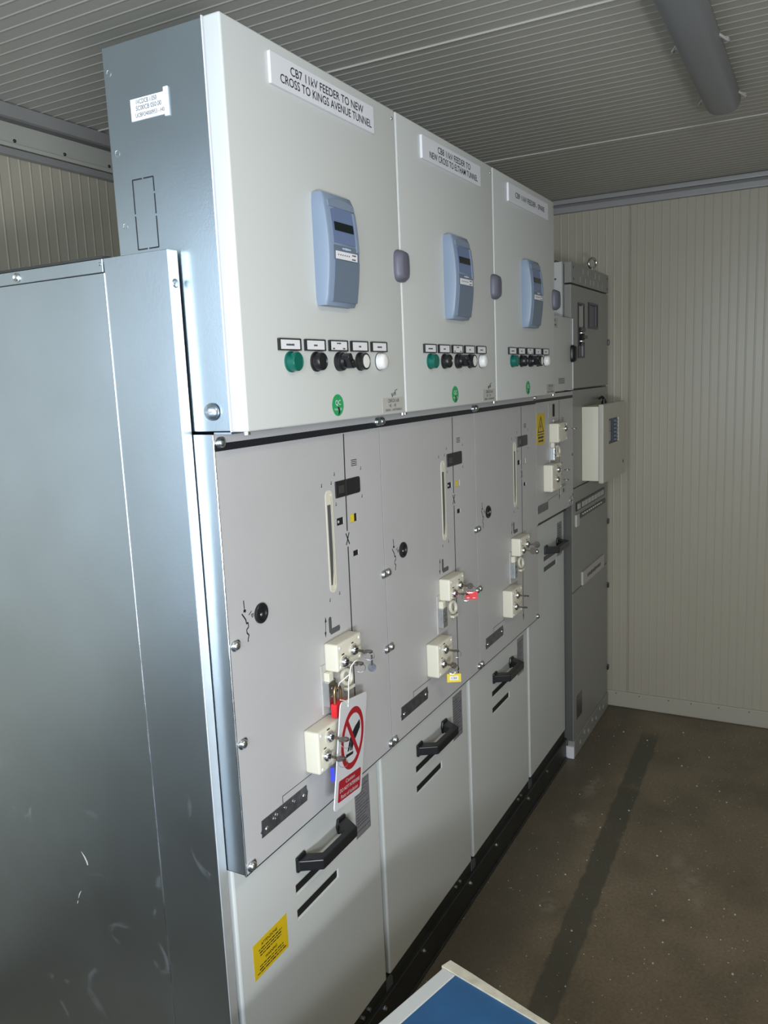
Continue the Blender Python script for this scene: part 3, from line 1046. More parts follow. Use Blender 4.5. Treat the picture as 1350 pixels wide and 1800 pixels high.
    MB().box(X + 0.465, X + 0.472, YM - 0.0050, YM - 0.0030, 1.602, 1.641).build('window_bar', M_BLACK, cw)
    MB().box(X + 0.433, X + 0.457, YM - 0.0036, YM - 0.0030, 1.611, 1.630).build('counter_pane', M_CLEAR, cw)
    if i < 2:
        sq = MB()
        sq.ring((X + 0.428, YM - 0.0002, 1.544), 0.0026, 0.0006, (0, 1, 0), 5, 14)
        sq.build('indicator_symbol', M_WHITE, pn)
    MB().box(X + W - 0.0018, X + W - 0.0002, YM + 0.0004, YM + 0.003, ZP0, ZP1).build('seam_shade_strip', M_DARK, root)  # added dark strip painting the seam as a shaded gap
    MB().box(X + 0.002, X + W - 0.002, YM + 0.001, YW + 0.02, ZP0 - 0.0040, ZP0 - 0.0004).build('lower_shadow_strip', M_BASE, root)  # added dark strip painting the shadow line under the panel
    # charging lever slot: oval cream collar round a slot whose deep shade is painted dark
    n = 12
    out, inn = oval(0.030, 0.246, n), oval(0.0195, 0.232, n)
    cs = MB().ringplate(out, inn, (X + 0.390, YM, 1.503), EX, EZ, 0.0012).build('lever_slot_collar', M_CREAM, root, 40)
    q = MB()
    P = [(a, b) for a, b in inn]
    f = [q.bm.verts.new((X + 0.390 + a, YM - 0.0008, 1.503 + b)) for a, b in P]
    bk = [q.bm.verts.new((X + 0.390 + a, YM - 0.0001, 1.503 + b)) for a, b in P]
    for k in range(len(P)):
        j = (k + 1) % len(P)
        q.bm.faces.new((f[k], f[j], bk[j], bk[k]))
    q.bm.faces.new(bk)
    q.build('slot_lining', M_CREAM, cs)
    # flat dark patch paints the slot's shaded depth, narrowing towards the bottom
    q = MB()
    L = [(-0.0088, 0.088), (0.0062, 0.088), (0.0062, -0.030), (0.0035, -0.075), (-0.002, -0.104), (-0.0088, -0.104)]
    q.prism(L, (X + 0.390, YM - 0.0001, 1.503), EX, EZ, 0.0003)
    q.build('slot_shade', M_PRINT2, cs)
    # crank hole
    ch = MB().lathe((X + 0.105, YM, 1.4085), [(0, 0.0215), (0.004, 0.0215), (0.0055, 0.0195), (0.005, 0.0150), (0.001, 0.0135), (0.001, 0)], '-Y', 32).build('crank_socket', M_BLACK, root, 40)
    MB().dome((X + 0.106, YM - 0.001, 1.405), 0.0045, 0.003, '-Y', 10).build('socket_pin', M_FOIL, ch, 40)
    mimic_print(root, X)
    interlock(root, X + 0.333, X + 0.446, 1.203, 1.270, [(X + 0.358, 1.2235), (X + 0.403, 1.238)])
    interlock(root, X + 0.230, X + 0.338, 0.995, 1.096, [(X + 0.2735, 1.072), (X + 0.2565, 1.033)], d=0.0395)
    padlock_hasp(root, X, 0.318, 1.122, 1.181, 0.412)
    # dark metal mimic plate
    mp = MB().prism([(0, 0), (0.172, 0.001), (0.174, 0.014), (0.177, 0.020), (0.173, 0.028), (0.172, 0.038), (0.002, 0.038), (0.001, 0.018), (-0.003, 0.013), (0.001, 0.008)], (X + 0.056, YM, 0.928), EX, EZ, 0.0015).build('interlock_plate', M_FOIL, root)
    q = MB()
    for a, b, r in ((0.018, 0.013, 0.0058), (0.160, 0.018, 0.0055)):
        q.dome((X + 0.056 + a, YM - 0.0015, 0.928 + b), r, 0.003, '-Y', 12)
    q.build('plate_screw', M_CHROME, mp, 40, split=True)
    if i == 0:
        q = MB()
        for a, b in ((0.046, 0.022), (0.055, 0.027), (0.088, 0.026), (0.120, 0.025)):
            q.ring((X + 0.056 + a, YM - 0.0018, 0.928 + b), 0.0042, 0.0013, (0, 1, 0), 5, 14)
        q.build('plate_stud', M_CHROME, mp, 50, split=True)
    seam_clips(root, X + W, (1.769, 1.366, 1.159, 0.891) if i < 2 else (1.778, 1.159, 0.886), single=0 if i < 2 else -1)
    if i == 0:
        seam_clips(root, X, (1.770, 1.366, 1.159, 0.889), single=1)
    # cable compartment door
    vents = [(X + 0.228, X + 0.407, 0.616, 0.635), (X + 0.228, X + 0.407, 0.681, 0.700)]
    cdr = MB().plate(X + 0.006, X + 0.634, ZD0, ZD1, YW, YW + 0.020, vents).build('cable_door', M_DOOR, root, bevel=0.005)
    MB().box(X + 0.200, X + 0.440, YW + 0.003, YW + 0.005, 0.600, 0.715).build('vent_backing', M_DARK, cdr)
    handle(root, X + 0.228, 0.752, YW)
    dl = MB().box(X + 0.508, X + 0.586, YW - 0.0005, YW, 0.663, 0.819).build('data_label', M_SILVER, root)
    q = MB()
    q.scribble((X + 0.513, YW - 0.0006, 0.690), EX, EZ, 0.068, 0.115, 13, 0.30, seed=20 + i, fill=0.6, align='L')
    q.box(X + 0.513, X + 0.581, YW - 0.0009, YW - 0.0005, 0.6795, 0.682)
    q.build('lettering', M_PRINT2, dl)
    if i == 0:
        ys = MB().box(X + 0.053, X + 0.181, YW - 0.0005, YW, 0.574, 0.660).build('attention_sticker', M_YEL, root)
        q = MB()
        q.text('ATTENZIONE', (X + 0.112, YW - 0.0006, 0.6470), EX, EZ, 0.0072, fit=0.060, bold=0.012)
        q.scribble((X + 0.064, YW - 0.0006, 0.619), EX, EZ, 0.104, 0.021, 3, 0.36, seed=41, fill=0.75)
        q.text('WARNING', (X + 0.116, YW - 0.0006, 0.6085), EX, EZ, 0.0072, fit=0.044, bold=0.012)
        q.scribble((X + 0.062, YW - 0.0006, 0.580), EX, EZ, 0.110, 0.021, 3, 0.36, seed=43, fill=0.8)
        q.build('lettering', M_PRINT, ys)
    return root

C7 = wide_cubicle(0, 'nearest switchgear cubicle, labelled CB7, with a yellow sticker on its lower door', ['CB7 11kV FEEDER TO NEW', 'CROSS TO KINGS AVENUE TUNNEL'], [0.282, 0.352])
C8 = wide_cubicle(1, 'middle wide switchgear cubicle, labelled CB8, between the CB7 and the spare feeder cubicles', ['CB8 11kV FEEDER TO', 'NEW CROSS TO ELTHAM TUNNEL'], [0.225, 0.330])
C9 = wide_cubicle(2, 'third switchgear cubicle, labelled FEEDER - SPARE, beside the narrow yellow-stickered cubicle', ['CB9 11kV FEEDER - SPARE'], [0.315])

# sheet side of the first cubicle's instrument compartment and apparatus section
q = MB()
q.dome((-0.0005, 0.080, 1.829), 0.0165, 0.010, '-X', 24, rim=0.002)
lk = q.build('quarter_turn_lock', M_GALV, C7, 40)
MB().box(-0.0130, -0.0115, 0.0725, 0.0875, 1.8275, 1.8305).build('lock_slot', M_GALV2, lk)
q = MB()
for y0_, y1_, z0_, z1_ in ((0.232, 0.2315, 2.139, 2.200), (0.232, 0.2315, 2.204, 2.265), (0.180, 0.1795, 2.139, 2.195), (0.180, 0.1795, 2.199, 2.235), (0.180, 0.1795, 2.239, 2.265)):
    q.box(0.0008, 0.0014, y1_ - 0.0008, y0_ + 0.0008, z0_, z1_)
for z in (2.139, 2.265):
    q.box(0.0008, 0.0014, 0.180, 0.204, z - 0.0012, z + 0.0012)
    q.box(0.0008, 0.0014, 0.208, 0.232, z - 0.0012, z + 0.0012)
q.build('knockout_outline', M_PRINT, C7)
q = MB()
for y0_, z in ((0.272, 2.46), (0.268, 2.318), (0.264, 2.185)):
    q.ring((0.0015, y0_ - 0.004, z), 0.0055, 0.0008, (1, 0, 0), 5, 16)
q.build('rivet_dimple', M_GALV2, C7, 50, split=True)
ss = MB()
ss.box(-0.0002, 0.0014, 0.136, 0.219, 2.366, 2.404)
ss.box(-0.0012, 0.0014, 0.127, 0.137, 2.362, 2.411)
ss = ss.build('serial_sticker', M_PAPER, C7)
t = MB()
t.text('1VCDCB 1.050', (-0.0003, 0.180, 2.3975), SX, EZ, 0.0080, fit=0.050)
t.text('SC00CB 050.00', (-0.0003, 0.175, 2.3865), SX, EZ, 0.0080, fit=0.062)
t.text('UCBFO4000953 - H0', (-0.0003, 0.173, 2.3745), SX, EZ, 0.0072, fit=0.070)
t.build('lettering', M_PRINT2, ss)
q = MB()
q.box(-0.0010, 0.0, YM + 0.004, 0.134, 1.632, 1.786)
q.box(-0.0010, 0.0, YM + 0.004, 0.134, 0.876, 1.630)
sp_ = q.build('side_sheet', M_GALV, C7, split=True)
q = MB().box(-0.003, 0.001, YM - 0.0005, YM + 0.004, 0.872, 1.786, 0.001, 1).build('side_sheet_lip', M_GALV2, C7)
MB().box(-0.0005, 0.16, 0.0385, 0.0800, 1.7868, 1.7902).build('compartment_tray', M_GALV, C7)

# narrow cubicle
def narrow_cubicle():
    X = 3 * W
    X1 = X + 0.538
    root = thing('switchgear_cubicle', (X, YW, 0.148), 'narrow grey switchgear cubicle with a yellow lightning triangle sticker, beside the tall corner cabinet', 'switchgear cubicle')
    mb = MB()
    mb.box(X + 0.002, X1, YW + 0.024, 1.18, 0.149, 1.27)
    mb.box(X + 0.001, X1, YM + 0.0035, 1.18, 1.2705, 1.786)
    mb.box(X + 0.002, X1, 0.12, 1.18, 1.7865, 2.095)
    mb.build('housing', M_GALV, root)
    d = MB().box(X + 0.001, X1, 0.080, 0.118, 1.7925, 2.108, 0.004, 2).build('instrument_door', M_DOOR, root, 40)
    MB().box(X1 - 0.004, X1 + 0.0015, 0.0775, 0.0800, 1.797, 2.106).build('door_edge_strip', M_WHITE, d)
    MB().box(X1 - 0.06, X1 - 0.006, 0.0770, 0.0800, 1.7925, 1.7955).build('hinge_clip', M_CHROME, d)
    latch(root, X1 - 0.012, 1.953, 0.080, M_BLACK)
    lb = MB().box(X + 0.07, X + 0.30, 0.0785, 0.0800, 2.058, 2.100).build('circuit_label', M_PALE, root)
    MB().scribble((X + 0.10, 0.0784, 2.061), EX, EZ, 0.18, 0.036, 2, 0.5, seed=9).build('lettering', M_PRINT2, lb)
    sr = MB().box(X + 0.30, X + 0.41, 0.0790, 0.0800, 1.822, 1.850).build('serial_sticker', M_PALE, root)
    MB().scribble((X + 0.31, 0.0789, 1.824), EX, EZ, 0.09, 0.024, 3, 0.4, seed=10).build('lettering', M_PRINT2, sr)
    pn = MB().plate(X + 0.001, X1, 1.268, 1.786, YM, YM + 0.003).build('apparatus_panel', M_PANEL, root)
    mimic_print(root, X, True)
    ys = MB().prism(rrect(0.106, 0.124, 0.012), (X + 0.060, YM, 1.650), EX, EZ, 0.0006).build('danger_sticker', M_YEL, root)
    q = MB()
    tri_o, tri_i = [(-0.040, -0.014), (0.040, -0.014), (0, 0.054)], [(-0.031, -0.0095), (0.031, -0.0095), (0, 0.043)]
    q.ringplate(tri_o, tri_i, (X + 0.060, YM - 0.0006, 1.650), EX, EZ, 0.0004)
    q.prism([(0.004, 0.026), (-0.010, 0.006), (-0.001, 0.008), (-0.006, -0.007), (0.010, 0.013), (0.001, 0.011)], (X + 0.060, YM - 0.0006, 1.650), EX, EZ, 0.0004)
    q.box(X + 0.020, X + 0.100, YM - 0.001, YM - 0.0006, 1.6255, 1.630)
    q.scribble((X + 0.022, YM - 0.0007, 1.595), EX, EZ, 0.076, 0.028, 2, 0.6, seed=5)
    q.build('lettering', M_PRINT, ys)
    vl = MB().box(X + 0.165, X + 0.295, YM - 0.001, YM, 1.688, 1.744).build('voltage_indicator', M_PALE, root)
    q = MB()
    for z in (1.697, 1.716, 1.735):
        q.disc((X + 0.237, YM - 0.001, z), 0.0075, 0.002, seg=14)
    q.box(X + 0.222, X + 0.252, YM - 0.0014, YM - 0.001, 1.690, 1.742)
    q.build('indicator_port', M_DARK, vl, split=True)
    MB().box(X + 0.225, X + 0.285, YM - 0.006, YM, 1.665, 1.678, 0.002).build('indicator_button', M_PALE, root)
    interlock(root, X + 0.172, X + 0.300, 1.584, 1.664, [(X + 0.262, 1.637)], d=0.042)
    interlock(root, X + 0.087, X + 0.215, 1.388, 1.500, [(X + 0.158, 1.474), (X + 0.146, 1.434)], d=0.040)
    padlock_hasp(root, X, 0.180, 1.510, 1.562, 0.262)
    mp = MB().box(X + 0.008, X + 0.148, YM - 0.0015, YM, 1.307, 1.340).build('interlock_plate', M_FOIL, root)
    wl = MB().box(X + 0.335, X + 0.425, YM - 0.001, YM, 1.340, 1.392).build('service_sticker', M_PALE, root)
    q = MB()
    q.disc((X + 0.38, YM - 0.001, 1.355), 0.010, 0.0004, seg=14)
    q.scribble((X + 0.35, YM - 0.001, 1.372), EX, EZ, 0.06, 0.014, 2, 0.4, seed=6)
    q.build('lettering', M_PRINT2, wl)
    # bottom rail of the panel with a hinge
    r = MB().box(X + 0.001, X1, YW - 0.010, YW + 0.024, 1.238, 1.266).build('panel_rail', M_BASE, root)
    MB().box(X + 0.06, X + 0.11, YW - 0.013, YW - 0.010, 1.243, 1.262).build('rail_bracket', M_GALV2, r)
    q = MB()
    q.disc((X1 - 0.05, YM - 0.001, 1.292), 0.020, 0.004, seg=20)
    lkk = q.build('corner_lock', M_CHROME, root, 40)
    q = MB()
    q.box(X1 - 0.072, X1 - 0.028, YM - 0.0058, YM - 0.0045, 1.2905, 1.2935)
    q.box(X1 - 0.0515, X1 - 0.0485, YM - 0.0058, YM - 0.0045, 1.272, 1.312)
    q.build('cross_slot', M_PRINT, lkk)
    q = MB()
    for z in (1.50, 1.315):
        q.dome((X1 - 0.012, YM, z), 0.006, 0.004, '-Y', 10)
    q.build('panel_screw', M_FOIL, root, 40, split=True)
    vents = [(X + 0.228, X + 0.407, 1.012, 1.031), (X + 0.228, X + 0.407, 1.060, 1.079)]
    cdr = MB().plate(X + 0.006, X1, ZD0, 1.234, YW, YW + 0.020, vents).build('cable_door', M_DOOR, root, bevel=0.005)
    MB().box(X + 0.200, X + 0.440, YW + 0.002, YW + 0.004, 1.000, 1.092).build('vent_backing', M_PRINT2, cdr)
    handle(root, X + 0.228, 1.108, YW)
    dl = MB().box(X + 0.425, X + 0.500, YW - 0.0005, YW, 1.040, 1.195).build('data_label', M_SILVER, root)
    MB().scribble((X + 0.43, YW - 0.0006, 1.05), EX, EZ, 0.06, 0.135, 12, 0.35, seed=30, fill=0.6, align='L').build('lettering', M_PRINT2, dl)
    return root
narrow_cubicle()

# galvanised end cover bolted to the near side of the row
ec = thing('end_cover_panel', (-0.015, 0.6, 0.0), 'galvanised steel end cover standing at the left side of the nearest cubicle', 'metal panel')
mb = MB()
mb.box(-0.028, -0.026, 0.134, 0.2955, 0.004, 2.127)
mb.build('edge_strip', M_SIDE, ec, bevel=0.0008)
MB().box(-0.028, -0.0035, 0.1318, 0.1338, 0.004, 2.1265, 0.0006, 1).build('edge_flange', M_ZINC, ec)
mb = MB()
mb.box(-0.027, -0.0015, 0.2975, 1.18, 0.004, 2.100)
mb.build('main_sheet', M_SIDE, ec)
MB().lathe((-0.0275, 0.2965, 0.005), [(0, 0.0022), (2.095, 0.0022)], 'Z', 8).build('folded_lip', M_GALV2, ec, 50)
MB().box(-0.030, -0.0015, 0.2975, 1.18, 2.1015, 2.127, 0.001, 1).build('top_rail', M_GALV, ec)
MB().box(-0.030, 0.002, 0.2975, 1.18, 2.1275, 2.1325).build('top_seal', M_BASE, ec)
q = MB()
q.lathe((-0.030, 0.543, 2.114), [(0, 0.0095), (0.002, 0.0095), (0.003, 0.0075), (0.0055, 0.0060), (0.004, 0.003), (0.004, 0)], '-X', 18)
q.lathe((-0.030, 0.305, 2.117), [(0, 0.0035), (0.002, 0.0025), (0.002, 0)], '-X', 10)
q.build('rail_bolt', M_GALV2, ec, 40, split=True)
q = MB().dome((-0.0150, 0.1318, 2.067), 0.0085, 0.003, '-Y', 14)
q.build('flange_screw', M_GALV, ec, 40)
# paint drips and scratches on the big sheet
q = MB()
def smear(pts, wds):
    n = len(pts)
    for k in range(n - 1):
        (y0_, z0_), (y1_, z1_) = pts[k], pts[k + 1]
        a, b = wds[k], wds[k + 1]
        vs = [q.bm.verts.new((-0.0273, yy, zz)) for yy, zz in ((y0_ - a, z0_), (y0_ + a, z0_), (y1_ + b, z1_), (y1_ - b, z1_))]
        q.bm.faces.new(vs)
smear([(0.545, 0.826), (0.537, 0.817), (0.530, 0.805), (0.528, 0.796)], [0.0008, 0.0028, 0.0030, 0.0018])
smear([(0.560, 0.722), (0.567, 0.712), (0.572, 0.700)], [0.0006, 0.0016, 0.0005])
smear([(0.575, 0.692), (0.578, 0.684)], [0.0012, 0.0008])
q.build('paint_smear', M_PALE, ec, split=True)

# base channel under the cubicles
bc = thing('base_channel', (1.2, 0.5, 0.0), 'black steel floor channel running beneath the row of cubicles', 'steel channel')
mb = MB()
mb.box(0.0, 2.487, YW + 0.004, YW + 0.030, 0.110, 0.148)
mb.box(0.0, 2.487, YW - 0.0085, YW + 0.030, 0.100, 0.110, 0.002, 1)
mb.box(0.0, 2.487, YW - 0.004, YW + 0.008, 0.012, 0.100)
mb.box(0.0, 2.487, YW - 0.010, YW + 0.030, 0.001, 0.012, 0.002, 1)
mb.box(0.0, 2.487, YW + 0.030, 1.15, 0.002, 0.147)
mb.build('channel', M_BASE, bc)
q = MB()
for i in range(4):
    for u in (0.50, 0.535):
        if i * W + u < 2.45:
            q.lathe((i * W + u, YW + 0.004, 0.130), [(0, 0.0065), (0.004, 0.0065), (0.004, 0)], '-Y', 6)
    (i < 3) and q.lathe((i * W + 0.605, YW - 0.004, 0.083), [(0, 0.009), (0.002, 0.009), (0.002, 0.0065), (0.008, 0.006), (0.008, 0)], '-Y', 6)
    q.lathe((i * W + 0.22, YW - 0.004, 0.083), [(0, 0.008), (0.002, 0.008), (0.002, 0.0055), (0.007, 0.005), (0.007, 0)], '-Y', 6)
q.build('channel_bolt', M_GALV2, bc, split=True)
q = MB()
for i in (1, 2, 3):
    q.prism([(-0.014, -0.017), (0.022, -0.017), (0.022, 0.010), (0.012, 0.020), (-0.014, 0.020)], (i * W, YW + 0.004, 0.128), EX, EZ, 0.003)
q.build('joint_plate', M_PRINT2, bc, split=True)

# ------------------------------------------------------------------ tall cabinet in the corner
X5, X5b, Y5 = 2.496, 3.200, 0.090
c5 = thing('control_cabinet', ((X5 + X5b) / 2, 0.4, 0.0), 'tall grey cabinet with a vented top hood in the far corner by the end wall', 'cabinet')
MB().box(X5 + 0.004, X5b, Y5 + 0.034, 0.70, 0.066, 2.350).build('carcass', M_CAB5, c5)
hd = MB().plate(X5 + 0.004, X5b, 2.266, 2.356, Y5 - 0.002, Y5 + 0.030,
    [(X5 + u, X5 + u + 0.010, 2.317, 2.343) for u in (0.20, 0.29, 0.43, 0.51)] + [(X5 + u, X5 + u + 0.010, 2.277, 2.303) for u in (0.15, 0.245, 0.335, 0.395, 0.48, 0.565)]).build('vented_hood', M_CAB5, c5, bevel=0.0015)
MB().box(X5 + 0.03, X5b - 0.02, Y5 + 0.012, Y5 + 0.030, 2.270, 2.352).build('hood_backing', M_DARK, hd)
q = MB()
for u in (0.04, 0.68):
    for z in (2.284, 2.336):
        q.dome((X5 + u, Y5 - 0.002, z), 0.006, 0.003, '-Y', 12)
q.build('hood_screw', M_PRINT2, hd, 40, split=True)
eb = MB()
eb.ring((2.985, 0.115, 2.398), 0.024, 0.0065, (0.55, 0.83, 0), 10, 32)
eb.lathe((2.985, 0.115, 2.352), [(0, 0.017), (0.008, 0.017), (0.012, 0.010), (0.026, 0.008)], 'Z', 18)
eb.build('lifting_eye', M_CHROME, c5, 50)
sf = MB().box(X5 - 0.004, X5 + 0.003, 0.128, 0.205, 2.10, 2.358).build('side_frame', M_DOOR, c5)  # lighter coat stands in for light the frame misses
q = MB()
q.dome((X5 - 0.004, 0.158, 2.285), 0.005, 0.003, '-X', 10)
q.dome((X5 + 0.006, 0.158, 2.358), 0.008, 0.010, 'Z', 10)
q.dome((X5 + 0.040, 0.158, 2.358), 0.008, 0.010, 'Z', 10)
q.build('frame_screw', M_FOIL, sf, 40, split=True)
holes = [(2.621, 2.713, 1.941, 2.178), (2.806, 2.962, 2.085, 2.188)]
ud = MB().plate(X5 + 0.004, X5b, 1.796, 2.259, Y5, Y5 + 0.032, holes).build('upper_door', M_CAB5, c5, bevel=0.002)
wn = MB()
wn.plate(2.612, 2.722, 1.934, 2.186, Y5 - 0.004, Y5 + 0.001, [(2.622, 2.712, 1.942, 2.178)])
wn = wn.build('meter_frame', M_BLACK, c5)
MB().box(2.623, 2.711, Y5 + 0.008, Y5 + 0.020, 1.943, 2.177).build('meter_glass', M_CLEAR, wn)
q = MB()
q.box(2.628, 2.700, Y5 + 0.002, Y5 + 0.008, 2.075, 2.172)
q.build('meter_face', M_PALE, wn)
q = MB()
for z in (2.050, 2.012):
    q.dome((2.668, Y5 + 0.006, z), 0.012, 0.022, '-Y', 14)
q.build('meter_stud', M_CHROME, wn, 40, split=True)
q = MB()
q.box(2.630, 2.708, Y5 - 0.012, Y5 + 0.004, 2.058, 2.074)
q.box(2.655, 2.722, Y5 - 0.018, Y5 + 0.004, 2.024, 2.038)
q.box(2.640, 2.690, Y5 - 0.008, Y5 + 0.004, 1.992, 2.002)
q.build('meter_toggle', M_BLACK, wn, split=True)
wn = MB().plate(2.796, 2.972, 2.075, 2.197, Y5 - 0.006, Y5 + 0.001, [(2.812, 2.960, 2.086, 2.187)]).build('display_frame', M_BLACK, c5)
MB().box(2.806, 2.962, Y5 + 0.004, Y5 + 0.016, 2.086, 2.188).build('display_glass', M_LATCH, wn)
MB().plate(X5 + 0.004, X5b, 1.336, 1.788, Y5, Y5 + 0.032).build('middle_panel', M_CAB5, c5, bevel=0.0015)
MB().plate(X5 + 0.004, X5b, 0.838, 1.331, Y5, Y5 + 0.032).build('terminal_panel', M_CAB5, c5, bevel=0.0015)
MB().plate(X5 + 0.004, X5b, 0.092, 0.833, Y5, Y5 + 0.032).build('lower_door', M_CAB5, c5, bevel=0.0015)
MB().box(X5 + 0.0005, X5 + 0.0035, Y5 + 0.0015, Y5 + 0.05, 0.094, 1.788).build('side_shade_plate', M_SIDESHADE, c5)  # added plate that paints the side face as shaded
pl = MB().plate(X5 + 0.012, X5b, 0.002, 0.088, Y5 - 0.004, Y5 + 0.030, [(X5 + u, X5 + u + 0.028, z, z + 0.022) for u, z in ((0.10, 0.030), (0.18, 0.048), (0.26, 0.024), (0.34, 0.050), (0.42, 0.028), (0.50, 0.050), (0.58, 0.030))]).build('plinth', M_CAB5, c5, bevel=0.0015)
MB().box(X5 + 0.03, X5b - 0.01, Y5 + 0.006, Y5 + 0.03, 0.006, 0.086).build('plinth_backing', M_PALE, pl)
MB().box(X5 + 0.002, X5 + 0.012, Y5 - 0.003, 0.150, 0.002, 0.062).build('plinth_end', M_WHITE, pl)
q = MB()
for z in (2.016, 1.064, 0.706, 0.234):
    q.box(3.192, 3.212, Y5 - 0.008, Y5 + 0.006, z - 0.014, z + 0.014, 0.004)
q.box(X5 + 0.006, X5 + 0.016, Y5 - 0.005, Y5, 1.98, 2.0)
q.build('hinge', M_BLACK, c5, split=True)
tb = MB().box(2.560, 3.110, Y5 - 0.006, Y5, 1.222, 1.262).build('terminal_strip', M_BLACK, c5)
q = MB()
for k in range(8):
    q.box(2.575 + (0 if k == 0 else 0.02) + 0.063 * k, 2.575 + (0 if k == 0 else 0.02) + 0.063 * k + 0.048, Y5 - 0.008, Y5 - 0.006, 1.229, 1.254)
q.build('terminal_tag', M_PALE, tb, split=True)
tb = MB().box(2.62, 3.13, Y5 - 0.006, Y5, 1.178, 1.200).build('switch_strip', M_BLACK, c5)
q = MB()
for k in range(10):
    q.box(2.66 + 0.04 * k, 2.678 + 0.04 * k, Y5 - 0.010, Y5 - 0.006, 1.190, 1.198)
q.build('switch_tag', M_PALE, tb, split=True)
MB().box(2.545, 2.60, Y5 - 0.010, Y5, 1.148, 1.206, 0.003).build('earth_clip', M_PALE, c5)
cl = MB().box(2.655, 3.085, Y5 - 0.010, Y5, 0.838, 0.905, 0.001, 1).build('circuit_label', M_PALE, c5)
MB().scribble((2.73, Y5 - 0.0101, 0.858), EX, EZ, 0.28, 0.026, 1, 0.8, seed=77).build('lettering', M_PRINT2, cl)
MB().box(2.56, 2.66, Y5 - 0.001, Y5, 0.18, 0.30).build('data_label', M_FOIL, c5)

# small breaker enclosure on the corner cabinet
be = thing('breaker_box', (2.9, Y5, 1.345), 'cream plastic breaker box mounted on the front of the tall corner cabinet', 'breaker box')
MB().box(2.672, 3.110, 0.008, Y5 - 0.0005, 1.352, 1.706, 0.004).build('back_box', M_CREAM, be, 40)
op = (2.775, 2.985, 1.520, 1.640)
lid = MB().plate(2.662, 3.125, 1.342, 1.716, -0.016, 0.0075, [op]).build('lid', M_LID, be, bevel=0.004)
q = MB()
q.box(2.780, 2.865, -0.004, 0.007, 1.522, 1.638)
q.build('label_strip', M_PALE, be)
br = MB()
br.box(2.866, 2.984, -0.008, 0.007, 1.521, 1.639)
br.box(2.776, 2.866, -0.006, 0.007, 1.630, 1.6395)
br.box(2.776, 2.866, -0.006, 0.007, 1.5205, 1.530)
br = br.build('breaker_row', M_BREAK, be)
q = MB()
for k in range(6):
    q.box(2.915, 2.965, -0.016, -0.008, 1.527 + k * 0.0185, 1.538 + k * 0.0185)
q.build('toggle', M_BREAK2, br, split=True)
q = MB()
for k in range(5):
    q.box(2.782, 2.862, -0.0046, -0.004, 1.590 + k * 0.009, 1.5915 + k * 0.009)
q.box(2.782, 2.862, -0.0046, -0.004, 1.577, 1.580)
q.build('label_print', M_PRINT2, br)
MB().dome((3.085, -0.016, 1.405), 0.010, 0.003, '-Y', 12).build('lid_screw', M_FOIL, be)
q = MB()
q.lathe((2.93, 0.045, 1.706), [(0, 0.013), (0.016, 0.013), (0.016, 0.009), (0.026, 0.008)], 'Z', 14)
q.tube([(2.93, 0.045, 1.726), (2.935, 0.050, 1.738), (2.96, 0.062, 1.742), (2.99, 0.075, 1.738), (3.02, 0.088, 1.732)], 0.0065, 8)
q.build('cable_gland', M_BLACK, be, 50)

# ------------------------------------------------------------------ loose things on the cubicle fronts
KY = YM - 0.037 - 0.012
key(0.403, KY, 1.238, C7, 'key in the right lock of the upper cream interlock box on the nearest cubicle', 'keys in the interlock boxes', horiz=True)
key(0.358, KY, 1.2235, C7, 'key in the left upper lock of the nearest cubicle, with white string over it', 'keys in the interlock boxes', horiz=True)
key(0.2735, KY - 0.002, 1.072, C7, 'key in the top lock of the lower cream interlock box, level with the prohibition disc', 'keys in the interlock boxes', horiz=True)
key(0.2565, KY - 0.002, 1.033, C7, 'key in the bottom lock of the lower cream interlock box, above a blue key tag', 'keys in the interlock boxes', horiz=True)
key(W + 0.403, KY, 1.238, C8, 'key in the right upper lock on the middle wide cubicle, beside the red tag', 'keys in the interlock boxes', bow=0.010)
key(W + 0.358, KY, 1.2235, C8, 'key in the left upper lock on the middle wide cubicle', 'keys in the interlock boxes', bow=0.010, horiz=True)
key(W + 0.2735, KY - 0.002, 1.072, C8, 'key in the top lock of the lower interlock box on the middle wide cubicle', 'keys in the interlock boxes', horiz=True, bow=0.010)
key(W + 0.2565, KY - 0.002, 1.033, C8, 'key above the yellow key tag on the middle wide cubicle', 'keys in the interlock boxes', bow=0.010)
key(2 * W + 0.403, KY, 1.238, C9, 'key in the right upper lock on the spare feeder cubicle', 'keys in the interlock boxes', ringdrop=False)
key(2 * W + 0.358, KY, 1.2235, C9, 'key in the left upper lock on the spare feeder cubicle', 'keys in the interlock boxes', ringdrop=False)
key(2 * W + 0.2735, KY - 0.002, 1.072, C9, 'key in the top lock of the lower interlock box on the spare feeder cubicle', 'keys in the interlock boxes', ringdrop=False, horiz=True, bow=0.010)
key(2 * W + 0.2565, KY - 0.002, 1.033, C9, 'key in the bottom lock of the lower interlock box on the spare feeder cubicle', 'keys in the interlock boxes', ringdrop=False, horiz=True, bow=0.010)
key(3 * W + 0.262, KY - 0.005, 1.637, C9, 'key in the single upper lock beside the yellow triangle sticker', 'keys in the interlock boxes', ringdrop=False, horiz=True, bow=0.012)
key(3 * W + 0.158, KY - 0.003, 1.474, C9, 'upper key of the lower interlock box on the narrow cubicle', 'keys in the interlock boxes', ringdrop=False, horiz=True, bow=0.012)
key(3 * W + 0.146, KY - 0.003, 1.434, C9, 'lowest key on the narrow cubicle', 'keys in the interlock boxes', ringdrop=False, horiz=True, bow=0.012)
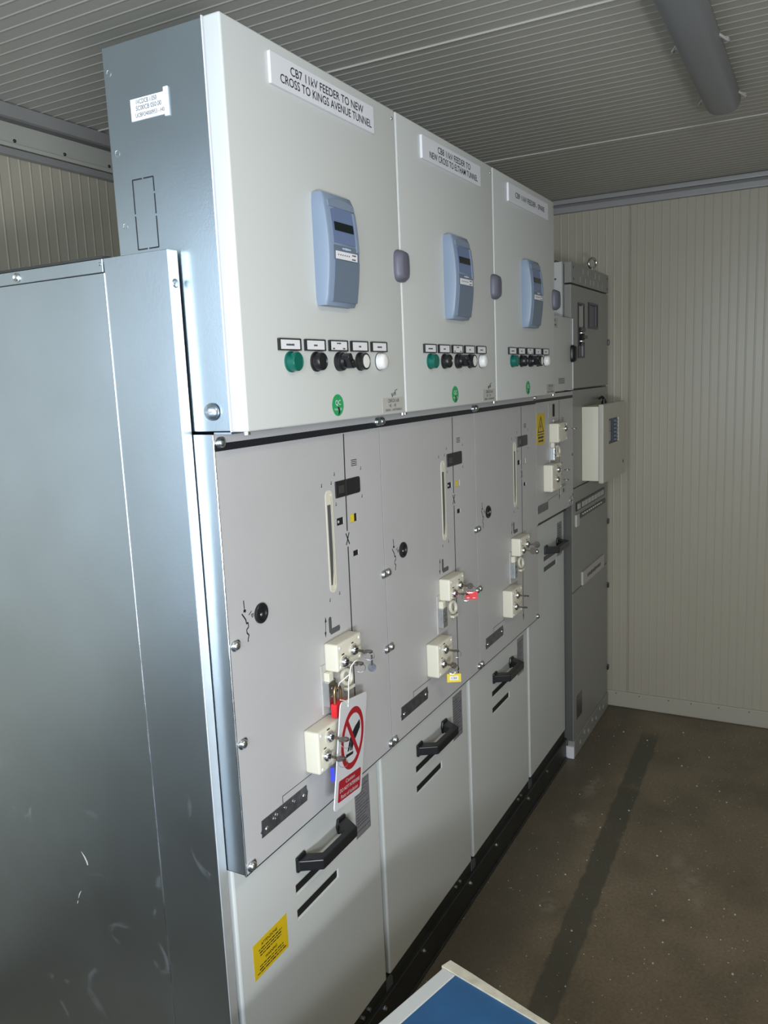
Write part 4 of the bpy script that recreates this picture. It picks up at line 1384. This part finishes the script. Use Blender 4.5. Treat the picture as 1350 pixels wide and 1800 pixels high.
# loose spare key on the ring of the right upper lock
k = MB()
k.lathe((0.4255, 0.006, 1.190), [(0, 0.0105), (0.0022, 0.0105)], (0.9, 0.43, 0), 16)
k.box(0.4245, 0.4275, 0.004, 0.008, 1.196, 1.222)
k = recenter(k.build('key', M_FOIL))
k.name = 'key'
tag(k, 'dark spare key hanging below the right upper lock of the nearest cubicle', 'key', 'keys in the interlock boxes')

def facing(c, ex, ez, w_, h_, th, r):
    mb = MB()
    ex, ez = Vector(ex).normalized(), Vector(ez).normalized()
    mb.prism(rrect(w_, h_, r), c, ex, ez, th, ex.cross(ez))
    return mb
FX = Vector((0.50, -0.86, 0.0))
yt = thing('key_tag', (0.93, 0.016, 0.972), 'yellow key tag with a white insert hanging on the middle wide cubicle', 'key tag')
facing((0.93, 0.016, 0.985), FX, EZ, 0.042, 0.026, 0.003, 0.002).build('tag_body', M_YEL2, yt)
e = FX.normalized().cross(EZ)
facing(Vector((0.93, 0.016, 0.985)) + e * 0.003, FX, EZ, 0.026, 0.013, 0.0004, 0.001).build('paper_insert', M_PAPER, yt)
MB().text('CB8', Vector((0.93, 0.016, 0.985)) + e * 0.0035, FX.normalized(), EZ, 0.007, ext=0.0002).build('lettering', M_PRINT2, yt)
MB().ring((0.924, 0.018, 1.008), 0.0105, 0.0008, (0.9, 0.4, 0), 5, 18).build('key_ring', M_CHROME, yt, 50)
rt = thing('key_tag', (1.067, 0.010, 1.185), 'red key tag hanging from the upper interlock of the middle wide cubicle', 'key tag')
facing((1.067, 0.010, 1.205), (0.45, -0.88, -0.05), (0.0, -0.05, 1), 0.036, 0.026, 0.004, 0.002).build('tag_body', M_RED, rt)
ee = Vector((0.45, -0.88, -0.05)).normalized().cross(Vector((0.0, -0.05, 1)).normalized())
q = MB()
for s in (-0.010, 0.008):
    ca = Vector((1.067, 0.010, 1.205)) + ee * 0.004 + Vector((0.45, -0.88, -0.05)).normalized() * s + EZ * (-0.007)
    q.prism([(-0.004, -0.001), (0.004, -0.001), (0.004, 0.001), (-0.004, 0.001)], ca, Vector((0.45, -0.88, -0.05)).normalized(), EZ, 0.0004, ee)
q.build('tag_slot', M_WHITE, rt, split=True)
MB().ring((1.056, 0.012, 1.224), 0.0095, 0.0008, (0.9, 0.4, 0), 5, 18).build('key_ring', M_CHROME, rt, 50)
bt = MB()
facing_c = (0.2545, 0.024, 0.992)
bt.prism(rrect(0.010, 0.034, 0.002), facing_c, FX.normalized(), EZ, 0.003, FX.normalized().cross(EZ))
bt = recenter(bt.build('key_tag', M_BLUE))
tag(bt, 'blue key tag hanging below the lowest lock of the nearest cubicle', 'key tag')

# red padlock on the hasp
pk = thing('padlock', (0.335, 0.052, 1.100), 'red padlock with a brass shackle, half hidden behind the caution tag', 'padlock')
MB().box(0.316, 0.362, 0.043, 0.060, 1.0975, 1.131, 0.003).build('padlock_body', M_RED, pk, 40)
sh = [(0.323, 0.052, 1.130), (0.323, 0.052, 1.150)]
for k in range(9):
    t_ = PI - PI * k / 8
    sh.append((0.337 + 0.014 * math.cos(t_), 0.052, 1.156 + 0.014 * math.sin(t_)))
sh += [(0.351, 0.052, 1.150), (0.351, 0.052, 1.130)]
MB().tube(sh, 0.0030, 8).build('shackle', M_BRASS, pk, 50)

# caution tag
TL, TR, BL = Vector((0.294, 0.021, 1.153)), Vector((0.463, 0.050, 1.109)), Vector((0.247, 0.021, 0.904))
TX = (TR - TL).normalized()
TZ = (TL - BL).normalized()
TZ = (TZ - TX * TZ.dot(TX) * 0.5).normalized()
TX = (TX - TZ * TX.dot(TZ)).normalized()
TN = TX.cross(TZ).normalized()
TC = (TR + BL) / 2
ct = thing('caution_tag', TC, 'white caution tag with a red crossed-out hand disc tied to the nearest cubicle', 'warning tag')
MB().prism(rrect(0.178, 0.250, 0.012), TC, TX, TZ, 0.0025, TN).build('tag_card', M_WHITE, ct, bevel=0.0005)
q = MB()
n = 48
oc = Vector(TC) + TN * 0.0025 + TZ * 0.027 + TX * 0.004
def circ(r):
    return [(r * math.cos(2 * PI * k / n), r * math.sin(2 * PI * k / n)) for k in range(n)]
q.ringplate(circ(0.0740), circ(0.0590), oc, TX, TZ, 0.0005, TN)
d45 = math.radians(135)
dx, dz = math.cos(d45), math.sin(d45)
bl, bw = 0.062, 0.0070
q.prism([(dx * bl - dz * bw, dz * bl + dx * bw), (-dx * bl - dz * bw, -dz * bl + dx * bw), (-dx * bl + dz * bw, -dz * bl - dx * bw), (dx * bl + dz * bw, dz * bl - dx * bw)], oc + TN * 0.0004, TX, TZ, 0.0003, TN)
q.prism(rrect(0.146, 0.050, 0.006), Vector(TC) + TN * 0.0025 - TZ * 0.084 + TX * 0.002, TX, TZ, 0.0005, TN)
q.build('red_print', M_REDP, ct)
q = MB()
hand = [(0.040, 0.0365), (0.047, 0.025), (0.0457, 0.0152), (0.0229, -0.0028), (0.0114, -0.0092), (0.002, -0.0300), (-0.004, -0.0300), (-0.002, -0.018), (-0.009, -0.0290), (-0.015, -0.0280), (-0.011, -0.014), (-0.022, -0.0280), (-0.030, -0.0270), (-0.020, -0.0003), (-0.002, 0.0156), (0.0114, 0.0246)]
q.prism(hand, oc, TX, TZ, 0.0004, TN)
q.prism([(-0.038, -0.0408), (0.009, -0.040), (0.009, -0.0335), (-0.038, -0.033)], oc, TX, TZ, 0.0004, TN)
q.build('hand_pictogram', M_PRINT, ct)
q = MB()
tc = Vector(TC) + TN * 0.0031 - TZ * 0.084 + TX * 0.002
q.text('Caution', tc + TZ * 0.0155, TX, TZ, 0.0085, fit=0.060)
q.text('DO NOT INTERFERE', tc + TZ * 0.000, TX, TZ, 0.0090, fit=0.130, bold=0.008)
q.text('Point of isolation', tc - TZ * 0.0155, TX, TZ, 0.0095, fit=0.112)
q.build('lettering', M_WHITE, ct)
q = MB()
hole = Vector(TC) + TZ * 0.114 - TX * 0.040 + TN * 0.003
q.tube([hole - TZ * 0.006, hole, hole + Vector((-0.002, -0.003, 0.020)), Vector((0.334, 0.018, 1.185)), Vector((0.338, 0.012, 1.222)), Vector((0.348, 0.008, 1.231)), Vector((0.362, 0.008, 1.231)), Vector((0.372, 0.012, 1.228))], 0.0014, 7)
q.tube([hole, hole - TX * 0.022 + TZ * 0.012 - TN * 0.001, hole - TX * 0.040 + TZ * 0.016 - TN * 0.006], 0.0013, 6)
q.tube([Vector((0.338, 0.014, 1.205)), Vector((0.325, 0.024, 1.195)), Vector((0.316, 0.032, 1.187)), Vector((0.318, 0.036, 1.178))], 0.0013, 6)
q.build('tie_string', M_STRING, ct, 60)

# ------------------------------------------------------------------ ceiling lamp
lf = thing('ceiling_light', (1.0, -0.585, 2.7625), 'unlit grey batten light fitting fixed under the ribbed ceiling', 'light fitting')
mb = MB()
x0, x1 = 0.35, 1.90
mb.prism([(-0.052, 0), (0.052, 0), (0.052, -0.022), (0.046, -0.026), (-0.046, -0.026), (-0.052, -0.022)], (x0, -0.590, 2.7625), EY, EZ, x1 - x0, (1, 0, 0))
mb.build('lamp_housing', M_LIGHT2, lf)
mb = MB()
# rounded diffuser with softly rounded end
secs = []
for x, s, dz in ((x0, 1, 0), (x1 - 0.04, 1, 0), (x1 - 0.015, 0.97, 0.003), (x1 + 0.002, 0.86, 0.010), (x1 + 0.010, 0.65, 0.020)):
    ring = []
    for k in range(13):
        t_ = PI * k / 12
        ring.append(mb.bm.verts.new((x, -0.595 + 0.054 * s * math.copysign(abs(math.cos(t_)) ** 0.75, math.cos(t_)), 2.738 - (0.046 * s) * math.sin(t_) ** 0.8 + dz * 0.3)))
    secs.append(ring)
for a_, b_ in zip(secs, secs[1:]):
    for k in range(12):
        mb.bm.faces.new((a_[k], a_[k + 1], b_[k + 1], b_[k]))
    mb.bm.faces.new((a_[12], a_[0], b_[0], b_[12]))
mb.bm.faces.new(secs[0])
mb.bm.faces.new(secs[-1][::-1])
mb.build('diffuser', M_LIGHT, lf, 50)
q = MB()
for x in (0.75, 1.33, 1.86):
    for s in (-1, 1):
        yy = -0.595 + s * 0.056
        q.tube([(x - 0.055, yy - s * 0.004, 2.735), (x - 0.03, yy + s * 0.014, 2.726), (x, yy + s * 0.016, 2.730), (x + 0.010, yy + s * 0.012, 2.742), (x, yy - s * 0.002, 2.745)], 0.0036 if s < 0 else 0.0024, 7)
q.build('spring_clip', M_PALE, lf, 50, split=True)

# ------------------------------------------------------------------ blue topped table beside the cubicles (only its far corner is in view)
ZT = 0.62
a = math.radians(-15.0)
BX = Vector((math.cos(a), math.sin(a), 0))
BY = Vector((-math.sin(a), math.cos(a), 0))
corner = Vector((0.240, -0.262, 0))
tb = thing('low_table', corner - BX * 0.7 - BY * 0.45, 'low table with a blue top and pale chipped edging beside the base channel', 'table')
def slab(name, m, u0, u1, v0, v1, z0, z1, bev=0.0):
    mb = MB()
    P = [(u0, v0), (u1, v0), (u1, v1), (u0, v1)]
    lo = [mb.bm.verts.new(corner + BX * p + BY * r_ + Vector((0, 0, z0))) for p, r_ in P]
    hi = [mb.bm.verts.new(corner + BX * p + BY * r_ + Vector((0, 0, z1))) for p, r_ in P]
    mb.bm.faces.new(lo[::-1])
    mb.bm.faces.new(hi)
    for k in range(4):
        mb.bm.faces.new((lo[k], lo[(k + 1) % 4], hi[(k + 1) % 4], hi[k]))
    return mb.build(name, m, tb, bevel=bev)
slab('blue_top', M_BLUEBOARD, -1.00, -0.024, -0.80, -0.034, ZT - 0.024, ZT)
slab('side_edging', M_EDGE, -1.00, -0.024, -0.0335, 0.0, ZT - 0.026, ZT + 0.001, 0.002)
mb = MB()
pts = [(-0.0235, 0.004), (0.002, 0.0), (0.0, -0.06), (-0.004, -0.13), (-0.009, -0.22), (-0.013, -0.34), (-0.014, -0.80), (-0.0235, -0.80)]
o_ = corner + Vector((0, 0, ZT - 0.024))
mb.prism(pts[::-1], o_, BX, BY, 0.0275, (0, 0, 1))
mb.build('end_edging', M_WOOD, tb)
slab('table_frame', M_MDF, -0.96, -0.06, -0.76, -0.03, 0.30, ZT - 0.0245)
for u in (-0.93, -0.12):
    for v in (-0.73, -0.09):
        slab('leg', M_MDF, u, u + 0.05, v, v + 0.05, 0.0, 0.2995)

# a few crumbs of rubble on the floor
q = MB()
r = random.Random(3)
for k in range(70):
    x, y_ = 0.95 + 2.1 * r.random(), -0.75 + 0.8 * r.random()
    s = 0.0015 + 0.003 * r.random() ** 2
    q.lathe((x, y_, 0.0), [(0, s), (s * 0.8, s * 0.8), (s * 1.1, 0)], 'Z', 5)
tag(q.build('rubble_crumbs', M_PALE), 'pale plaster crumbs scattered over the brown concrete floor', 'debris', kind='stuff')
